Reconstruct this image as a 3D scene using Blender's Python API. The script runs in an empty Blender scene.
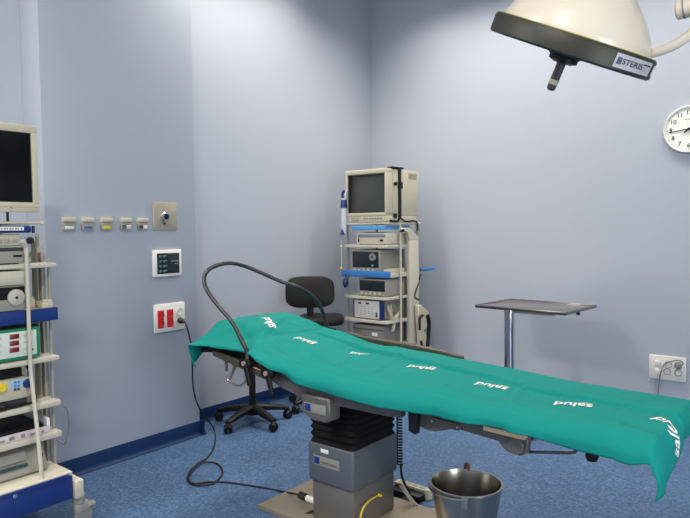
import bpy, bmesh, math, random
from mathutils import Vector, Matrix, noise
from mathutils.bvhtree import BVHTree
random.seed(7)
PI = math.pi
scene = bpy.context.scene
col = scene.collection

# ------------------------------------------------------------------ camera maths (metres; eye at 1.5 m)
F = 620.0
fw = Vector((-0.6303, 0.7749, -0.0470)); fw.normalize()
yaw, pitch, roll = -0.68287896, 0.04698895, 0.01066295
fw = Vector((math.sin(yaw)*math.cos(pitch), math.cos(yaw)*math.cos(pitch), -math.sin(pitch)))
r0 = Vector((math.cos(yaw), -math.sin(yaw), 0)); d0 = fw.cross(r0)
rt = math.cos(roll)*r0 + math.sin(roll)*d0
dn = -math.sin(roll)*r0 + math.cos(roll)*d0
EYE = Vector((0, 0, 1.5))
def ray(x, y): return fw + rt*((x-345)/F) + dn*((y-259)/F)
def onX(x, y, X): k = ray(x, y); return EYE + k*(X/k.x)
def onY(x, y, Y): k = ray(x, y); return EYE + k*(Y/k.y)
def onZ(x, y, Z=0.0): k = ray(x, y); return EYE + k*((Z-1.5)/k.z)

# ------------------------------------------------------------------ materials
def lin(c):
    return tuple(((v/255)/12.92 if v/255 <= .04045 else ((v/255+.055)/1.055)**2.4) for v in c) + (1,)
_m = {}
def mat(name, rgb, rough=.5, metal=0, noise_amt=.06, noise_scale=25, bump=0, bump_scale=200, emit=0, spec=.5, coat=0):
    if name in _m: return _m[name]
    m = bpy.data.materials.new(name); m.use_nodes = True
    nt = m.node_tree; b = nt.nodes['Principled BSDF']
    c = lin(rgb)
    tc = nt.nodes.new('ShaderNodeTexCoord')
    nz = nt.nodes.new('ShaderNodeTexNoise'); nz.inputs['Scale'].default_value = noise_scale; nz.inputs['Detail'].default_value = 4
    nt.links.new(tc.outputs['Object'], nz.inputs['Vector'])
    mx = nt.nodes.new('ShaderNodeMix'); mx.data_type = 'RGBA'
    mx.inputs[6].default_value = tuple(v*(1-noise_amt) for v in c[:3])+(1,)
    mx.inputs[7].default_value = tuple(min(1, v*(1+noise_amt)) for v in c[:3])+(1,)
    nt.links.new(nz.outputs['Fac'], mx.inputs[0]); nt.links.new(mx.outputs[2], b.inputs['Base Color'])
    b.inputs['Roughness'].default_value = rough; b.inputs['Metallic'].default_value = metal
    b.inputs['Specular IOR Level'].default_value = spec
    if coat: b.inputs['Coat Weight'].default_value = coat
    if bump:
        n2 = nt.nodes.new('ShaderNodeTexNoise'); n2.inputs['Scale'].default_value = bump_scale
        nt.links.new(tc.outputs['Object'], n2.inputs['Vector'])
        bp = nt.nodes.new('ShaderNodeBump'); bp.inputs['Strength'].default_value = bump; bp.inputs['Distance'].default_value = .002
        nt.links.new(n2.outputs['Fac'], bp.inputs['Height']); nt.links.new(bp.outputs['Normal'], b.inputs['Normal'])
    if emit:
        b.inputs['Emission Color'].default_value = c; b.inputs['Emission Strength'].default_value = emit
    _m[name] = m; return m

M_wall = mat('wall_vinyl', (170, 177, 189), .55, noise_amt=.015, noise_scale=60, bump=.12, bump_scale=260, spec=.35)
M_wall_shaded = mat('wall_vinyl_shaded', (158, 166, 179), .55, noise_amt=.02, noise_scale=60, bump=.12, bump_scale=260, spec=.35)  # wall vinyl again, darkened: the shade on the column face is in the colour
M_base = mat('baseboard_vinyl', (10, 42, 84), .55, spec=.25, noise_amt=.05)
M_ceil = mat('ceiling_paint', (205, 206, 206), .8)
M_cream = mat('cream_metal', (192, 188, 171), .45, noise_amt=.02)
M_white = mat('white_plastic', (222, 221, 214), .4, noise_amt=.01)
M_beige = mat('beige_plastic', (189, 183, 160), .5, noise_amt=.02)
M_grey = mat('grey_plastic', (128, 128, 124), .5)
M_lgrey = mat('light_grey_panel', (150, 148, 138), .45)
M_dgrey = mat('dark_grey_plastic', (52, 53, 56), .45)
M_black = mat('black_plastic', (12, 12, 13), .45, spec=.35)
M_rubber = mat('black_rubber', (20, 20, 21), .6)
M_bellows = mat('bellows_rubber', (10, 10, 11), .75, spec=.25)
M_leather = mat('black_upholstery', (19, 18, 18), .5, bump=.2, bump_scale=120, spec=.3)
M_bluem = mat('royal_blue_enamel', (22, 48, 112), .35, noise_amt=.02)
M_bluesh = mat('shelf_blue_enamel', (52, 118, 184), .35, noise_amt=.02)
M_sky = mat('light_blue_plastic', (84, 158, 214), .4, noise_amt=.02)
M_navy = mat('navy_plastic', (24, 44, 100), .4)
M_steel = mat('brushed_steel', (190, 186, 178), .28, 1.0, noise_amt=.04)
M_steelp = mat('steel_plate', (196, 186, 164), .42, .75, noise_amt=.03)
M_chrome = mat('chrome', (205, 207, 210), .12, 1.0, noise_amt=.01)
M_rail = mat('table_rail_steel', (112, 104, 92), .38, .8, noise_amt=.05)
M_frame = mat('table_frame_grey', (92, 90, 88), .42, .2, noise_amt=.03)
M_collar = mat('slate_blue_cover', (88, 95, 103), .45, .2, noise_amt=.02)
M_plinth = mat('column_base_steel', (122, 118, 112), .42, .55, noise_amt=.05)
M_plate = mat('floor_plate_steel', (160, 148, 130), .45, .55, noise_amt=.08, noise_scale=8)
M_red = mat('red_socket', (196, 40, 40), .4)
M_dred = mat('dark_red_display', (112, 30, 34), .3)
M_green = mat('green_enamel', (16, 128, 92), .4)
M_yellow = mat('yellow_plastic', (220, 192, 40), .45)
M_screen = mat('black_screen', (9, 9, 11), .15, noise_amt=.01)
M_crt = mat('crt_glass', (66, 68, 68), .16, noise_amt=.02)
M_lcd = mat('lcd_display', (30, 38, 44), .25)
M_label = mat('white_label', (228, 228, 226), .5)
M_print = mat('printed_label', (204, 192, 196), .5, noise_amt=.3, noise_scale=70)
M_wood = mat('pale_wood_strip', (214, 190, 150), .5)
M_lampw = mat('lamp_enamel', (212, 204, 188), .28, noise_amt=.01, coat=.3)
M_olive = mat('lamp_rim_rubber', (40, 40, 31), .5)
M_text = mat('dark_ink', (40, 42, 50), .6)
M_maroon = mat('maroon_pad_edge', (96, 26, 34), .6)
M_bucket = mat('bucket_steel', (170, 166, 156), .24, 1.0, noise_amt=.03)

# drape: woven cotton
M_drape = mat('green_surgical_cotton', (6, 126, 119), .82, noise_amt=.06, noise_scale=9, bump=.35, bump_scale=420, spec=.2)

# floor: speckled blue vinyl
def floor_mat():
    m = bpy.data.materials.new('speckled_floor_vinyl'); m.use_nodes = True
    nt = m.node_tree; b = nt.nodes['Principled BSDF']
    tc = nt.nodes.new('ShaderNodeTexCoord')
    v = nt.nodes.new('ShaderNodeTexNoise'); v.inputs['Scale'].default_value = 75; v.inputs['Detail'].default_value = 3
    w = nt.nodes.new('ShaderNodeTexNoise'); w.inputs['Scale'].default_value = 3.5
    for q in (v, w): nt.links.new(tc.outputs['Object'], q.inputs['Vector'])
    r = nt.nodes.new('ShaderNodeValToRGB')
    r.color_ramp.elements[0].position = .36; r.color_ramp.elements[0].color = lin((58, 85, 120))
    r.color_ramp.elements[1].position = .66; r.color_ramp.elements[1].color = lin((95, 124, 161))
    e = r.color_ramp.elements.new(.5); e.color = lin((74, 103, 140))
    nt.links.new(v.outputs['Fac'], r.inputs['Fac'])
    mx = nt.nodes.new('ShaderNodeMix'); mx.data_type = 'RGBA'; mx.blend_type = 'MULTIPLY'; mx.inputs[0].default_value = .25
    nt.links.new(r.outputs['Color'], mx.inputs[6]); nt.links.new(w.outputs['Fac'], mx.inputs[7])
    nt.links.new(mx.outputs[2], b.inputs['Base Color'])
    b.inputs['Roughness'].default_value = .42; b.inputs['Specular IOR Level'].default_value = .35
    return m
M_floor = floor_mat()

# ------------------------------------------------------------------ mesh helpers
class B:
    """collects shapes in world coordinates; .obj() links them as ONE mesh object"""
    def __init__(s): s.v = []; s.f = []; s.sm = []
    def add(s, bm, M=None, smooth=True):
        if M is not None: bm.transform(M)
        bmesh.ops.recalc_face_normals(bm, faces=bm.faces)
        o = len(s.v); bm.verts.index_update()
        s.v += [v.co.copy() for v in bm.verts]
        for f in bm.faces: s.f.append([v.index+o for v in f.verts]); s.sm.append(smooth)
        bm.free(); return s
    def box(s, x, y, z, bev=.003, M=None, seg=2):
        bm = bmesh.new(); bmesh.ops.create_cube(bm, size=1)
        S = Matrix.Diagonal((abs(x[1]-x[0]), abs(y[1]-y[0]), abs(z[1]-z[0]), 1))
        bm.transform(Matrix.Translation(((x[0]+x[1])/2, (y[0]+y[1])/2, (z[0]+z[1])/2)) @ S)
        if bev > 0:
            bev = min(bev, .45*min(abs(x[1]-x[0]), abs(y[1]-y[0]), abs(z[1]-z[0])))
            bmesh.ops.bevel(bm, geom=bm.edges[:], offset=bev, segments=seg, affect='EDGES', profile=.5)
        return s.add(bm, M)
    def cyl(s, p0, p1, r0_, r1_=None, n=24, bev=0):
        p0 = Vector(p0); p1 = Vector(p1); r1_ = r0_ if r1_ is None else r1_
        d = p1-p0; L = d.length
        prof = [(0, 0), (r0_, 0), (r1_, L), (0, L)] if not bev else [(0, 0), (r0_-bev, 0), (r0_, bev), (r1_, L-bev), (r1_-bev, L), (0, L)]
        return s.lathe(prof, p0, d, n)
    def lathe(s, prof, origin, axis=(0, 0, 1), n=32):
        ax = Vector(axis).normalized(); q = ax.to_track_quat('Z', 'Y').to_matrix().to_4x4()
        bm = bmesh.new(); rings = []
        for (r, h) in prof:
            if r < 1e-6: rings.append([bm.verts.new((0, 0, h))])
            else: rings.append([bm.verts.new((r*math.cos(2*PI*i/n), r*math.sin(2*PI*i/n), h)) for i in range(n)])
        for a, b in zip(rings, rings[1:]):
            if len(a) == 1 and len(b) == 1: continue
            for i in range(n):
                j = (i+1) % n
                if len(a) == 1: bm.faces.new((a[0], b[i], b[j]))
                elif len(b) == 1: bm.faces.new((a[i], b[0], a[j]))
                else: bm.faces.new((a[i], b[i], b[j], a[j]))
        return s.add(bm, Matrix.Translation(Vector(origin)) @ q)
    def tube(s, pts, r, n=10, smooth=True, sub=6):
        P = [Vector(p) for p in pts]
        if smooth and len(P) > 2:
            Q = []
            E = [P[0]*2-P[1]] + P + [P[-1]*2-P[-2]]
            for i in range(1, len(E)-2):
                a, b, c, d = E[i-1:i+3]
                for k in range(sub):
                    t = k/sub
                    Q.append(.5*((2*b)+(c-a)*t+(2*a-5*b+4*c-d)*t*t+(-a+3*b-3*c+d)*t**3))
            Q.append(P[-1]); P = Q
        bm = bmesh.new(); rings = []; nrm = None
        for i, p in enumerate(P):
            t = (P[min(i+1, len(P)-1)]-P[max(i-1, 0)]).normalized()
            if nrm is None: nrm = t.orthogonal().normalized()
            nrm = (nrm-t*nrm.dot(t)).normalized(); bi = t.cross(nrm)
            rings.append([bm.verts.new(p+nrm*(r*math.cos(2*PI*k/n))+bi*(r*math.sin(2*PI*k/n))) for k in range(n)])
        for a, b in zip(rings, rings[1:]):
            for k in range(n): bm.faces.new((a[k], a[(k+1) % n], b[(k+1) % n], b[k]))
        bm.faces.new(rings[0][::-1]); bm.faces.new(rings[-1])
        return s.add(bm)
    def prism(s, poly, axis, a, b, bev=.002):
        """poly: 2-D outline in the two other axes, extruded along axis from a to b"""
        def P(u, w, t):
            return {'x': (t, u, w), 'y': (u, t, w), 'z': (u, w, t)}[axis]
        bm = bmesh.new()
        A = [bm.verts.new(P(u, w, a)) for u, w in poly]; C = [bm.verts.new(P(u, w, b)) for u, w in poly]
        n = len(poly); bm.faces.new(A); bm.faces.new(C[::-1])
        for i in range(n): bm.faces.new((A[i], C[i], C[(i+1) % n], A[(i+1) % n]))
        if bev:
            bmesh.ops.recalc_face_normals(bm, faces=bm.faces)
            bmesh.ops.bevel(bm, geom=bm.edges[:], offset=bev, segments=1, affect='EDGES')
        return s.add(bm)
    def sphere(s, c, r, sx=1, sy=1, sz=1):
        bm = bmesh.new(); bmesh.ops.create_uvsphere(bm, u_segments=20, v_segments=12, radius=r)
        return s.add(bm, Matrix.Translation(Vector(c)) @ Matrix.Diagonal((sx, sy, sz, 1)))
    def xf(s, M): s.v = [M @ v for v in s.v]; return s
    def obj(s, name, m, parent=None, loc=None, label=None):
        me = bpy.data.meshes.new(name)
        o = bpy.data.objects.new(name, me); col.objects.link(o)
        if parent is not None:
            o.parent = parent; base = Vector(parent['_o'])
            o['_o'] = tuple(base)
        else:
            if loc is None:
                xs = [v.x for v in s.v]; ys = [v.y for v in s.v]; zs = [v.z for v in s.v]
                loc = ((min(xs)+max(xs))/2, (min(ys)+max(ys))/2, min(zs))
            base = Vector(loc); o.location = base; o['_o'] = tuple(base)
        me.from_pydata([v-base for v in s.v], [], s.f)
        me.materials.append(m)
        me.polygons.foreach_set('use_smooth', [True]*len(s.f))
        me.set_sharp_from_angle(angle=math.radians(38)); me.update()
        if label: o['label'] = label
        return o

def tag(o, label, cat, group=None):
    o['label'] = label; o['category'] = cat
    if group: o['group'] = group
    return o
def thing(name, loc, label, cat, group=None):
    o = bpy.data.objects.new(name, None); col.objects.link(o)
    o.location = loc; o['_o'] = tuple(loc); o.empty_display_size = .1
    return tag(o, label, cat, group)
def struct(o): o['kind'] = 'structure'; return o
def bx(name, x, y, z, m, parent=None, bev=.003, label=None): return B().box(x, y, z, bev).obj(name, m, parent, label=label)

def text_geo(txt, size, extrude=.0004, bold=0.0, space=1.0):
    cu = bpy.data.curves.new('t', 'FONT'); cu.body = txt; cu.size = size; cu.extrude = extrude
    cu.align_x = 'CENTER'; cu.align_y = 'CENTER'; cu.offset = bold; cu.space_character = space; cu.resolution_u = 3
    o = bpy.data.objects.new('t', cu); col.objects.link(o)
    bpy.context.view_layer.update()
    ev = o.evaluated_get(bpy.context.evaluated_depsgraph_get()); me = ev.to_mesh()
    vs = [v.co.copy() for v in me.vertices]; fs = [list(p.vertices) for p in me.polygons]
    ev.to_mesh_clear(); bpy.data.objects.remove(o); bpy.data.curves.remove(cu)
    return vs, fs
def text_on(txt, size, centre, right, up, m, parent, name='lettering', bold=0, extrude=.0004, space=1.0):
    vs, fs = text_geo(txt, size, extrude, bold, space)
    R = Vector(right).normalized(); U = Vector(up).normalized(); N = R.cross(U)
    b = B(); b.v = [Vector(centre)+R*v.x+U*v.y+N*(v.z+extrude) for v in vs]; b.f = fs; b.sm = [False]*len(fs)
    return b.obj(name, m, parent)
XR, XP, YB = -3.93, -3.694, 5.285      # recessed left wall, column face, back wall
CEIL = 3.95
# ================================================================== SETTING
struct(bx('floor', (-4.1, 2.4), (-2.1, 5.45), (-.1, 0), M_floor, bev=0))
struct(bx('ceiling', (-4.1, 2.4), (-2.1, 5.45), (CEIL, CEIL+.1), M_ceil, bev=0))
struct(bx('wall_left', (XR-.12, XR), (-2.1, 5.45), (0, CEIL), M_wall, bev=0))
struct(bx('wall_back', (XR, 2.3), (YB, YB+.12), (0, CEIL), M_wall, bev=0))
struct(bx('wall_right', (2.2, 2.32), (-2.0, YB), (0, CEIL), M_wall, bev=0))
struct(bx('wall_front', (XR, 2.2), (-2.1, -1.98), (0, CEIL), M_wall, bev=0))
struct(bx('wall_column', (XR, XP), (1.73, 2.822), (0, CEIL), M_wall_shaded, bev=.004))
def skirting(name, poly_pts, inward, h=.104):
    # coved vinyl skirting swept along a wall line: upright, then a small cove down to the floor
    (x0, y0), (x1, y1) = poly_pts; nx, ny = inward
    prof = [(0, h), (.004, h), (.006, h-.006), (.006, .034)]
    for k in range(1, 6):
        a = k/5*PI/2; prof.append((.006+.028*(1-math.cos(a)), .034-.032*math.sin(a)))
    prof.append((.034, .0003)); prof.append((0, .0003))
    bm = bmesh.new()
    A = [bm.verts.new((x0+nx*p, y0+ny*p, z)) for p, z in prof]; C = [bm.verts.new((x1+nx*p, y1+ny*p, z)) for p, z in prof]
    for i in range(len(prof)-1): bm.faces.new((A[i], C[i], C[i+1], A[i+1]))
    bm.faces.new(A); bm.faces.new(C[::-1])
    b = B(); b.add(bm); return struct(b.obj(name, M_base))
skirting('baseboard_left', ((XR, 2.822), (XR, YB)), (1, 0))
skirting('baseboard_left_front', ((XR, -1.98), (XR, 1.73)), (1, 0))
skirting('baseboard_column', ((XP, 1.73), (XP, 2.86)), (1, 0))
skirting('baseboard_column_end', ((XR, 2.822), (XP+.03, 2.822)), (0, 1))
skirting('baseboard_back', ((XR, YB), (2.2, YB)), (0, -1))
skirting('baseboard_right', ((2.2, -1.98), (2.2, YB)), (-1, 0))

# ================================================================== WALL FITTINGS ON THE COLUMN
names = [('white', M_label, None), ('blue', mat('blue_tag', (70, 100, 160), .5), None), ('yellow', M_yellow, None), ('black and white striped', M_label, M_text), ('half black, half white', M_label, M_text)]
for (yc, (lab, m1, m2)) in zip((1.868, 1.988, 2.116, 2.252, 2.376), names):
    w = .037
    t = thing('gas_outlet', (XP, yc, 1.515), 'small square grey gas outlet on the pale column with a %s tag' % lab, 'gas outlet', 'row of five gas outlets')
    B().box((XP, XP+.022), (yc-w, yc+w), (1.515, 1.566), .004).obj('body', M_lgrey, t)
    B().box((XP, XP+.03), (yc-w-.002, yc+w+.002), (1.566, 1.593), .004).obj('hood', M_beige, t)
    if m2 is None: B().box((XP+.021, XP+.0235), (yc-w*.75, yc+w*.75), (1.523, 1.54), .001).obj('tag', m1, t)
    else:
        B().box((XP+.021, XP+.0235), (yc, yc+w*.85), (1.523, 1.545), .001).obj('tag', m1, t)
        B().box((XP+.021, XP+.0235), (yc-w*.8, yc), (1.523, 1.545), .001).obj('tag', m2, t)
        if lab.startswith('black'): B().box((XP+.0235, XP+.0242), (yc-w*.8, yc+w*.85), (1.531, 1.536), 0).obj('stripe', M_grey, t)
t = thing('steel_wall_plate', (XP, 2.56, 1.51), 'square steel wall plate with round key switch right of the gas outlets', 'switch plate')
bx('plate', (XP, XP+.008), (2.463, 2.657), (1.51, 1.704), M_steelp, t, .004)
kc = onX(164.6, 216.8, XP+.01)
B().lathe([(0, 0), (.036, 0), (.036, .012), (.028, .022), (.02, .022), (.02, .014), (0, .014)], kc, (1, 0, 0)).obj('socket_ring', M_chrome, t)
B().lathe([(0, .012), (.019, .012), (.017, .024), (0, .026)], kc, (1, 0, 0)).obj('key_switch', M_black, t)
lc = onX(164.4, 223.6, XP+.01); B().lathe([(0, -.003), (.01, -.003), (.008, .004), (0, .006)], lc, (1, 0, 0)).obj('indicator_lamp', M_dred, t)
for zz in (1.69, 1.524): B().lathe([(0, -.002), (.004, -.002), (.003, .001), (0, .0015)], (XP+.009, kc.y, zz), (1, 0, 0), 12).obj('screw', M_steel, t)

t = thing('control_display', (XP, 2.57, 1.187), 'white framed wall display with dark screen below the steel plate', 'control panel')
bx('frame', (XP, XP+.024), (2.448, 2.677), (1.19, 1.375), M_white, t, .006)
bx('screen', (XP+.022, XP+.026), (2.474, 2.655), (1.21, 1.352), M_lcd, t, .001)
M_dim = mat('lcd_segments', (110, 140, 150), .4)
b = B()
for r_ in range(4):
    zz = 1.335-r_*.034
    for c_, L in ((0, .022), (.032, .03)):
        b.box((XP+.0262, XP+.0268), (2.49+c_, 2.49+c_+L), (zz-.004, zz+.002), 0)
        b.box((XP+.0262, XP+.0268), (2.49+c_, 2.49+c_+L*.6), (zz-.011, zz-.007), 0)
b.box((XP+.0262, XP+.0268), (2.585, 2.645), (1.292, 1.298), 0); b.box((XP+.0262, XP+.0268), (2.615, 2.645), (1.275, 1.28), 0)
b.obj('readout', M_dim, t)

t = thing('socket_plate', (XP, 2.58, .80), 'white wall socket plate with four red sockets and a black plug', 'socket')
bx('plate', (XP, XP+.014), (2.449, 2.702), (.803, 1.0), M_white, t, .005)
def schuko(parent, c, nrm, side, m, r=.021, mring=None):
    nrm = Vector(nrm)
    B().lathe([(r+.004, .0), (r+.004, .004), (r, .004), (r-.002, -.004), (0, -.004)], c, nrm).obj('socket', m, parent)
    b = B()
    for s_ in (-1, 1):
        p = Vector(c)+Vector(side)*(s_*.008)-nrm*.003; b.cyl(p, p+nrm*.0012, .003, n=8)
    b.obj('socket_holes', M_black, parent)
for px0 in (160.8, 170.1):
    yc = onX(px0, 318, XP+.014).y
    fr = B().box((XP+.013, XP+.017), (yc-.026, yc+.026), (.833, .957), .002).obj('red_insert', M_red, t)
    for zc in (.865, .925): schuko(fr, (XP+.018, yc, zc), (1, 0, 0), (0, 1, 0), M_red)
ys = onX(179.4, 318, XP+.014).y
schuko(t, (XP+.016, ys, .935), (1, 0, 0), (0, 1, 0), M_white)
# power cable of the table
c = thing('power_cable', (-3.3, 2.6, 0), 'black power cable from wall socket looping on the floor to the operating table', 'cable')
pl = Vector((XP+.016, ys, .873))
B().lathe([(0, 0), (.021, 0), (.021, .02), (.014, .038), (.008, .05), (0, .052)], pl, (1, .15, -.25)).obj('plug', M_rubber, c)
path = [pl+Vector((.045, .008, -.011)), onX(186.5, 326, -3.61), onX(190.5, 342, -3.60), onX(192.3, 362, -3.61), onX(193, 385, -3.63), onX(197, 403, -3.66), onX(204.5, 415.5, -3.69)]
fl = [(213.9, 429), (214.7, 444), (208, 457), (198, 463.5), (190, 471), (187.3, 479), (190.5, 483.3), (199, 485.5), (214, 483), (222.5, 472.5), (217.5, 464), (206, 462.3), (194.5, 468), (188.5, 478), (194, 483.5), (211, 481.8), (229, 482.5), (255.5, 486.3), (280, 491)]
for i, (a, b_) in enumerate(fl):
    z = .006 if i < 11 else (.014 if 11 <= i < 15 else .006)
    path.append(onZ(a, b_, z))
path += [onZ(293, 493.5, .05), onY(301, 495.3, 2.40)]
B().tube(path, .0055, 8, sub=5).obj('cord', M_rubber, c)
q = onY(301, 495.3, 2.40); q2 = onY(309, 497.5, 2.40)
d_ = Vector((1, -.05, -.03)).normalized()
B().cyl(q-d_*.01, q+d_*.045, .021, .021, 16, .004).obj('connector', M_rubber, c)
B().cyl(q+d_*.045, Vector((-2.10, q.y-.005, q.z-.003)), .017, .017, 16, .002).obj('inlet', M_white, c)

# ================================================================== BACK WALL: CLOCK + SOCKETS
cc = Vector((-.948, YB, 2.226)); t = thing('wall_clock', cc, 'round white wall clock with black hands on the right wall', 'clock')
B().lathe([(0, 0), (.172, 0), (.176, .01), (.176, .03), (.170, .038), (.160, .036), (.158, .026), (0, .026)], cc, (0, -1, 0), 64).obj('case', M_white, t)
B().lathe([(0, .0262), (.158, .0262), (.158, .0275), (0, .0275)], cc, (0, -1, 0), 64).obj('dial', mat('clock_dial', (236, 236, 230), .5), t)
face = cc+Vector((0, -.028, 0))
for n in range(1, 13):
    a = PI/2-n*PI/6; text_on(str(n), .044, face+Vector((.122*math.cos(a), 0, .122*math.sin(a))), (1, 0, 0), (0, 0, 1), M_black, t, 'numeral', .0006)
b = B()
for k in range(60):
    a = k*PI/30; R0 = .147 if k % 5 else .143
    p = face+Vector((math.cos(a)*R0, -.0003, math.sin(a)*R0)); e = face+Vector((math.cos(a)*.153, -.0003, math.sin(a)*.153)); b.cyl(p, e, .0009 if k % 5 else .0016, n=6)
b.obj('minute_marks', M_text, t)
bx('maker_mark', (face.x-.03, face.x+.03), (face.y-.0005, face.y), (face.z+.072, face.z+.076), M_grey, t, 0)
def hand(ang, L, tail, w, yoff, nm):
    dx, dz = math.cos(ang), math.sin(ang); px_, pz_ = -dz, dx; o = face+Vector((0, -yoff, 0))
    pts = [(-tail, w*1.2), (L*.82, w), (L*.86, w*2), (L, 0), (L*.86, -w*2), (L*.82, -w), (-tail, -w*1.2)]
    b = B().prism([(o.x+a*dx+s_*px_, o.z+a*dz+s_*pz_) for a, s_ in pts], 'y', o.y-.001, o.y+.001, 0); return b.obj(nm, M_black, t)
hand(math.radians(90-264), .142, .03, .0032, .004, 'minute_hand')
hand(math.radians(90-52), .085, .04, .0045, .0065, 'hour_hand')
B().cyl(face, face+Vector((0, -.012, 0)), .009, n=16).obj('hub', M_black, t)

t = thing('socket_plate', (-1.07, YB, .305), 'white wall socket plate with two round sockets and grey cord on the right wall', 'socket')
bx('plate', (-1.206, -.943), (YB-.014, YB), (.305, .494), M_white, t, .005)
ip = lambda x, y: onY(x, y, YB-.014)
for (x, y) in ((668.5, 364.5), (667.3, 371.5), (678.2, 365.5), (678.2, 373)):
    p = ip(x, y); schuko(t, (p.x, YB-.015, p.z), (0, -1, 0), (1, 0, 0), M_lgrey, .022)
for y in (363, 371.5):
    p = ip(657.5, y); bx('switch', (p.x-.02, p.x+.02), (YB-.019, YB-.012), (p.z-.022, p.z+.022), M_white, t, .003)
c = thing('grey_cable', (-1.0, YB-.03, .1), 'thin grey cord plugged into the right wall socket plate', 'cable')
pt = ip(678.2, 366.5)
B().lathe([(0, 0), (.02, 0), (.02, .018), (.01, .03), (0, .032)], (pt.x, YB-.012, pt.z), (0, -1, 0)).obj('plug', M_grey, c)
g = lambda x, y, o=.035: onY(x, y, YB-o)
B().tube([(pt.x, YB-.04, pt.z), g(683, 364, .05), g(680, 360.6, .05), g(673, 361, .04), g(665, 364, .035), g(661, 372), g(659, 382, .03), g(658, 392, .03), g(657, 405, .035), g(656, 425, .04), Vector((g(655, 440).x, YB-.05, .006))], .005, 8).obj('cord', M_grey, c)

# ================================================================== OPERATING TABLE
T = thing('operating_table', (-1.97, 2.47, 0), 'grey operating table on a black bellows column and flat steel floor plate', 'operating table')
def lerp_tab(tab, x):
    if x <= tab[0][0]: return tab[0][1]
    for (a, va), (b_, vb) in zip(tab, tab[1:]):
        if x <= b_:
            t = (x-a)/(b_-a); t = t*t*(3-2*t)*.5+t*.5; return va+(vb-va)*t
    return tab[-1][1]
ZN = [(-2.9, .885), (-2.75, .898), (-2.58, .915), (-2.42, .905), (-2.28, .883), (-2.10, .852), (-1.91, .836), (-1.71, .828), (-1.48, .832), (-1.26, .832), (-1.0, .825), (-.64, .828), (-.48, .818)]
ZF = [(-2.9, .968), (-2.77, .985), (-2.66, .980), (-2.52, .945), (-2.40, .914), (-2.28, .905), (-2.16, .887), (-2.03, .866), (-1.9, .861), (-1.71, .856), (-1.5, .845), (-1.36, .838), (-1.2, .832), (-1.0, .814), (-.84, .81), (-.5, .806)]
ZH = [(-2.9, .860), (-2.73, .872), (-2.61, .874), (-2.39, .872), (-2.3, .84), (-2.2, .812), (-2.02, .765), (-1.88, .753), (-1.76, .749), (-1.5, .745), (-1.25, .747), (-1.06, .754), (-.88, .754), (-.77, .739), (-.65, .733), (-.54, .726), (-.48, .742)]
YN, YF = 2.165, 2.80
XH, XF = -2.855, -.475
bx('floor_plate', (-2.44, -1.52), (2.235, 2.765), (0, .028), M_plate, T, .003)
B().box((-2.10, -1.833), (2.296, 2.648), (.028, .236), .012).obj('column_base', M_plinth, T)
cl = B().box((-2.115, -1.822), (2.282, 2.664), (.232, .436), .016, seg=3).obj('column_cover', M_collar, T)
# bellows: stacked black rubber folds
def rrect(x0, x1, y0, y1, r, n=5):
    P = []
    for (cx, cy, a0) in ((x1-r, y1-r, 0), (x0+r, y1-r, PI/2), (x0+r, y0+r, PI), (x1-r, y0+r, 1.5*PI)):
        for k in range(n+1): a = a0+k/n*PI/2; P.append((cx+r*math.cos(a), cy+r*math.sin(a)))
    return P
bm = bmesh.new(); rings = []
z = .434; k = 0
while z < .70:
    o = .002 if k % 2 == 0 else -.008
    rings.append([bm.verts.new((x, y, z)) for x, y in rrect(-2.11-o, -1.826+o, 2.287-o, 2.659+o, .03)]); z += .017 if z > .47 else .02; k += 1
for a, b_ in zip(rings, rings[1:]):
    for i in range(len(a)): bm.faces.new((a[i], a[(i+1) % len(a)], b_[(i+1) % len(a)], b_[i]))
bm.faces.new(rings[0]); bm.faces.new(rings[-1])
B().add(bm).obj('bellows', M_bellows, T)
# stickers and name plate on the cover (front face Y = 2.282)
p0 = onY(315.5, 456.5, 2.28); p1 = onY(342, 473, 2.28)
yy = 2.2815
npl = B().box((-2.073, -1.905), (yy-.002, yy), (.322, .372), .001).obj('name_plate', mat('nameplate_grey', (134, 132, 126), .45), T)
B().box((-2.068, -2.033), (yy-.003, yy-.001), (.329, .365), .0005).obj('logo', M_bluem, npl)
text_on('SATURN', .020, (-1.967, yy-.0028, .342), (1, 0, 0), (0, 0, 1), M_text, npl, space=1.35)
B().box((-2.025, -1.975), (yy-.002, yy), (.392, .412), .001).obj('sticker', M_label, T)
B().cyl((-1.8215, 2.315, .41), (-1.819, 2.315, .41), .006, n=12).obj('screw', M_steel, T)
# control housing under the near rail
cb = B().prism([(-2.02, .72), (-2.02, .628), (-1.955, .602), (-1.87, .602), (-1.845, .614), (-1.845, .72)], 'y', 2.14, 2.225, .008).obj('control_housing', M_frame, T)
cp = B().box((-2.0, -1.865), (2.137, 2.141), (.64, .684), .001).obj('nameplate', M_grey, cb)
B().box((-1.995, -1.958), (2.1355, 2.138), (.645, .68), .0005).obj('logo', M_bluem, cp)
# side frame, near and far, plus cross deck
fr_poly = [(-2.34, .80), (-2.31, .762), (-2.29, .751), (-2.18, .715), (-2.06, .69), (-2.01, .679), (-1.79, .687), (-1.54, .689), (-1.46, .70), (-1.46, .78), (-2.0, .785), (-2.2, .83)]
for (a, b_) in ((2.168, 2.20), (2.77, 2.80)): B().prism(fr_poly, 'y', a, b_, .004).obj('side_frame', M_frame, T)
B().prism([(-2.3, .79), (-2.0, .70), (-1.5, .70), (-1.5, .76), (-2.0, .77), (-2.25, .82)], 'y', 2.20, 2.77, .003).obj('deck', M_frame, T)
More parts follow.
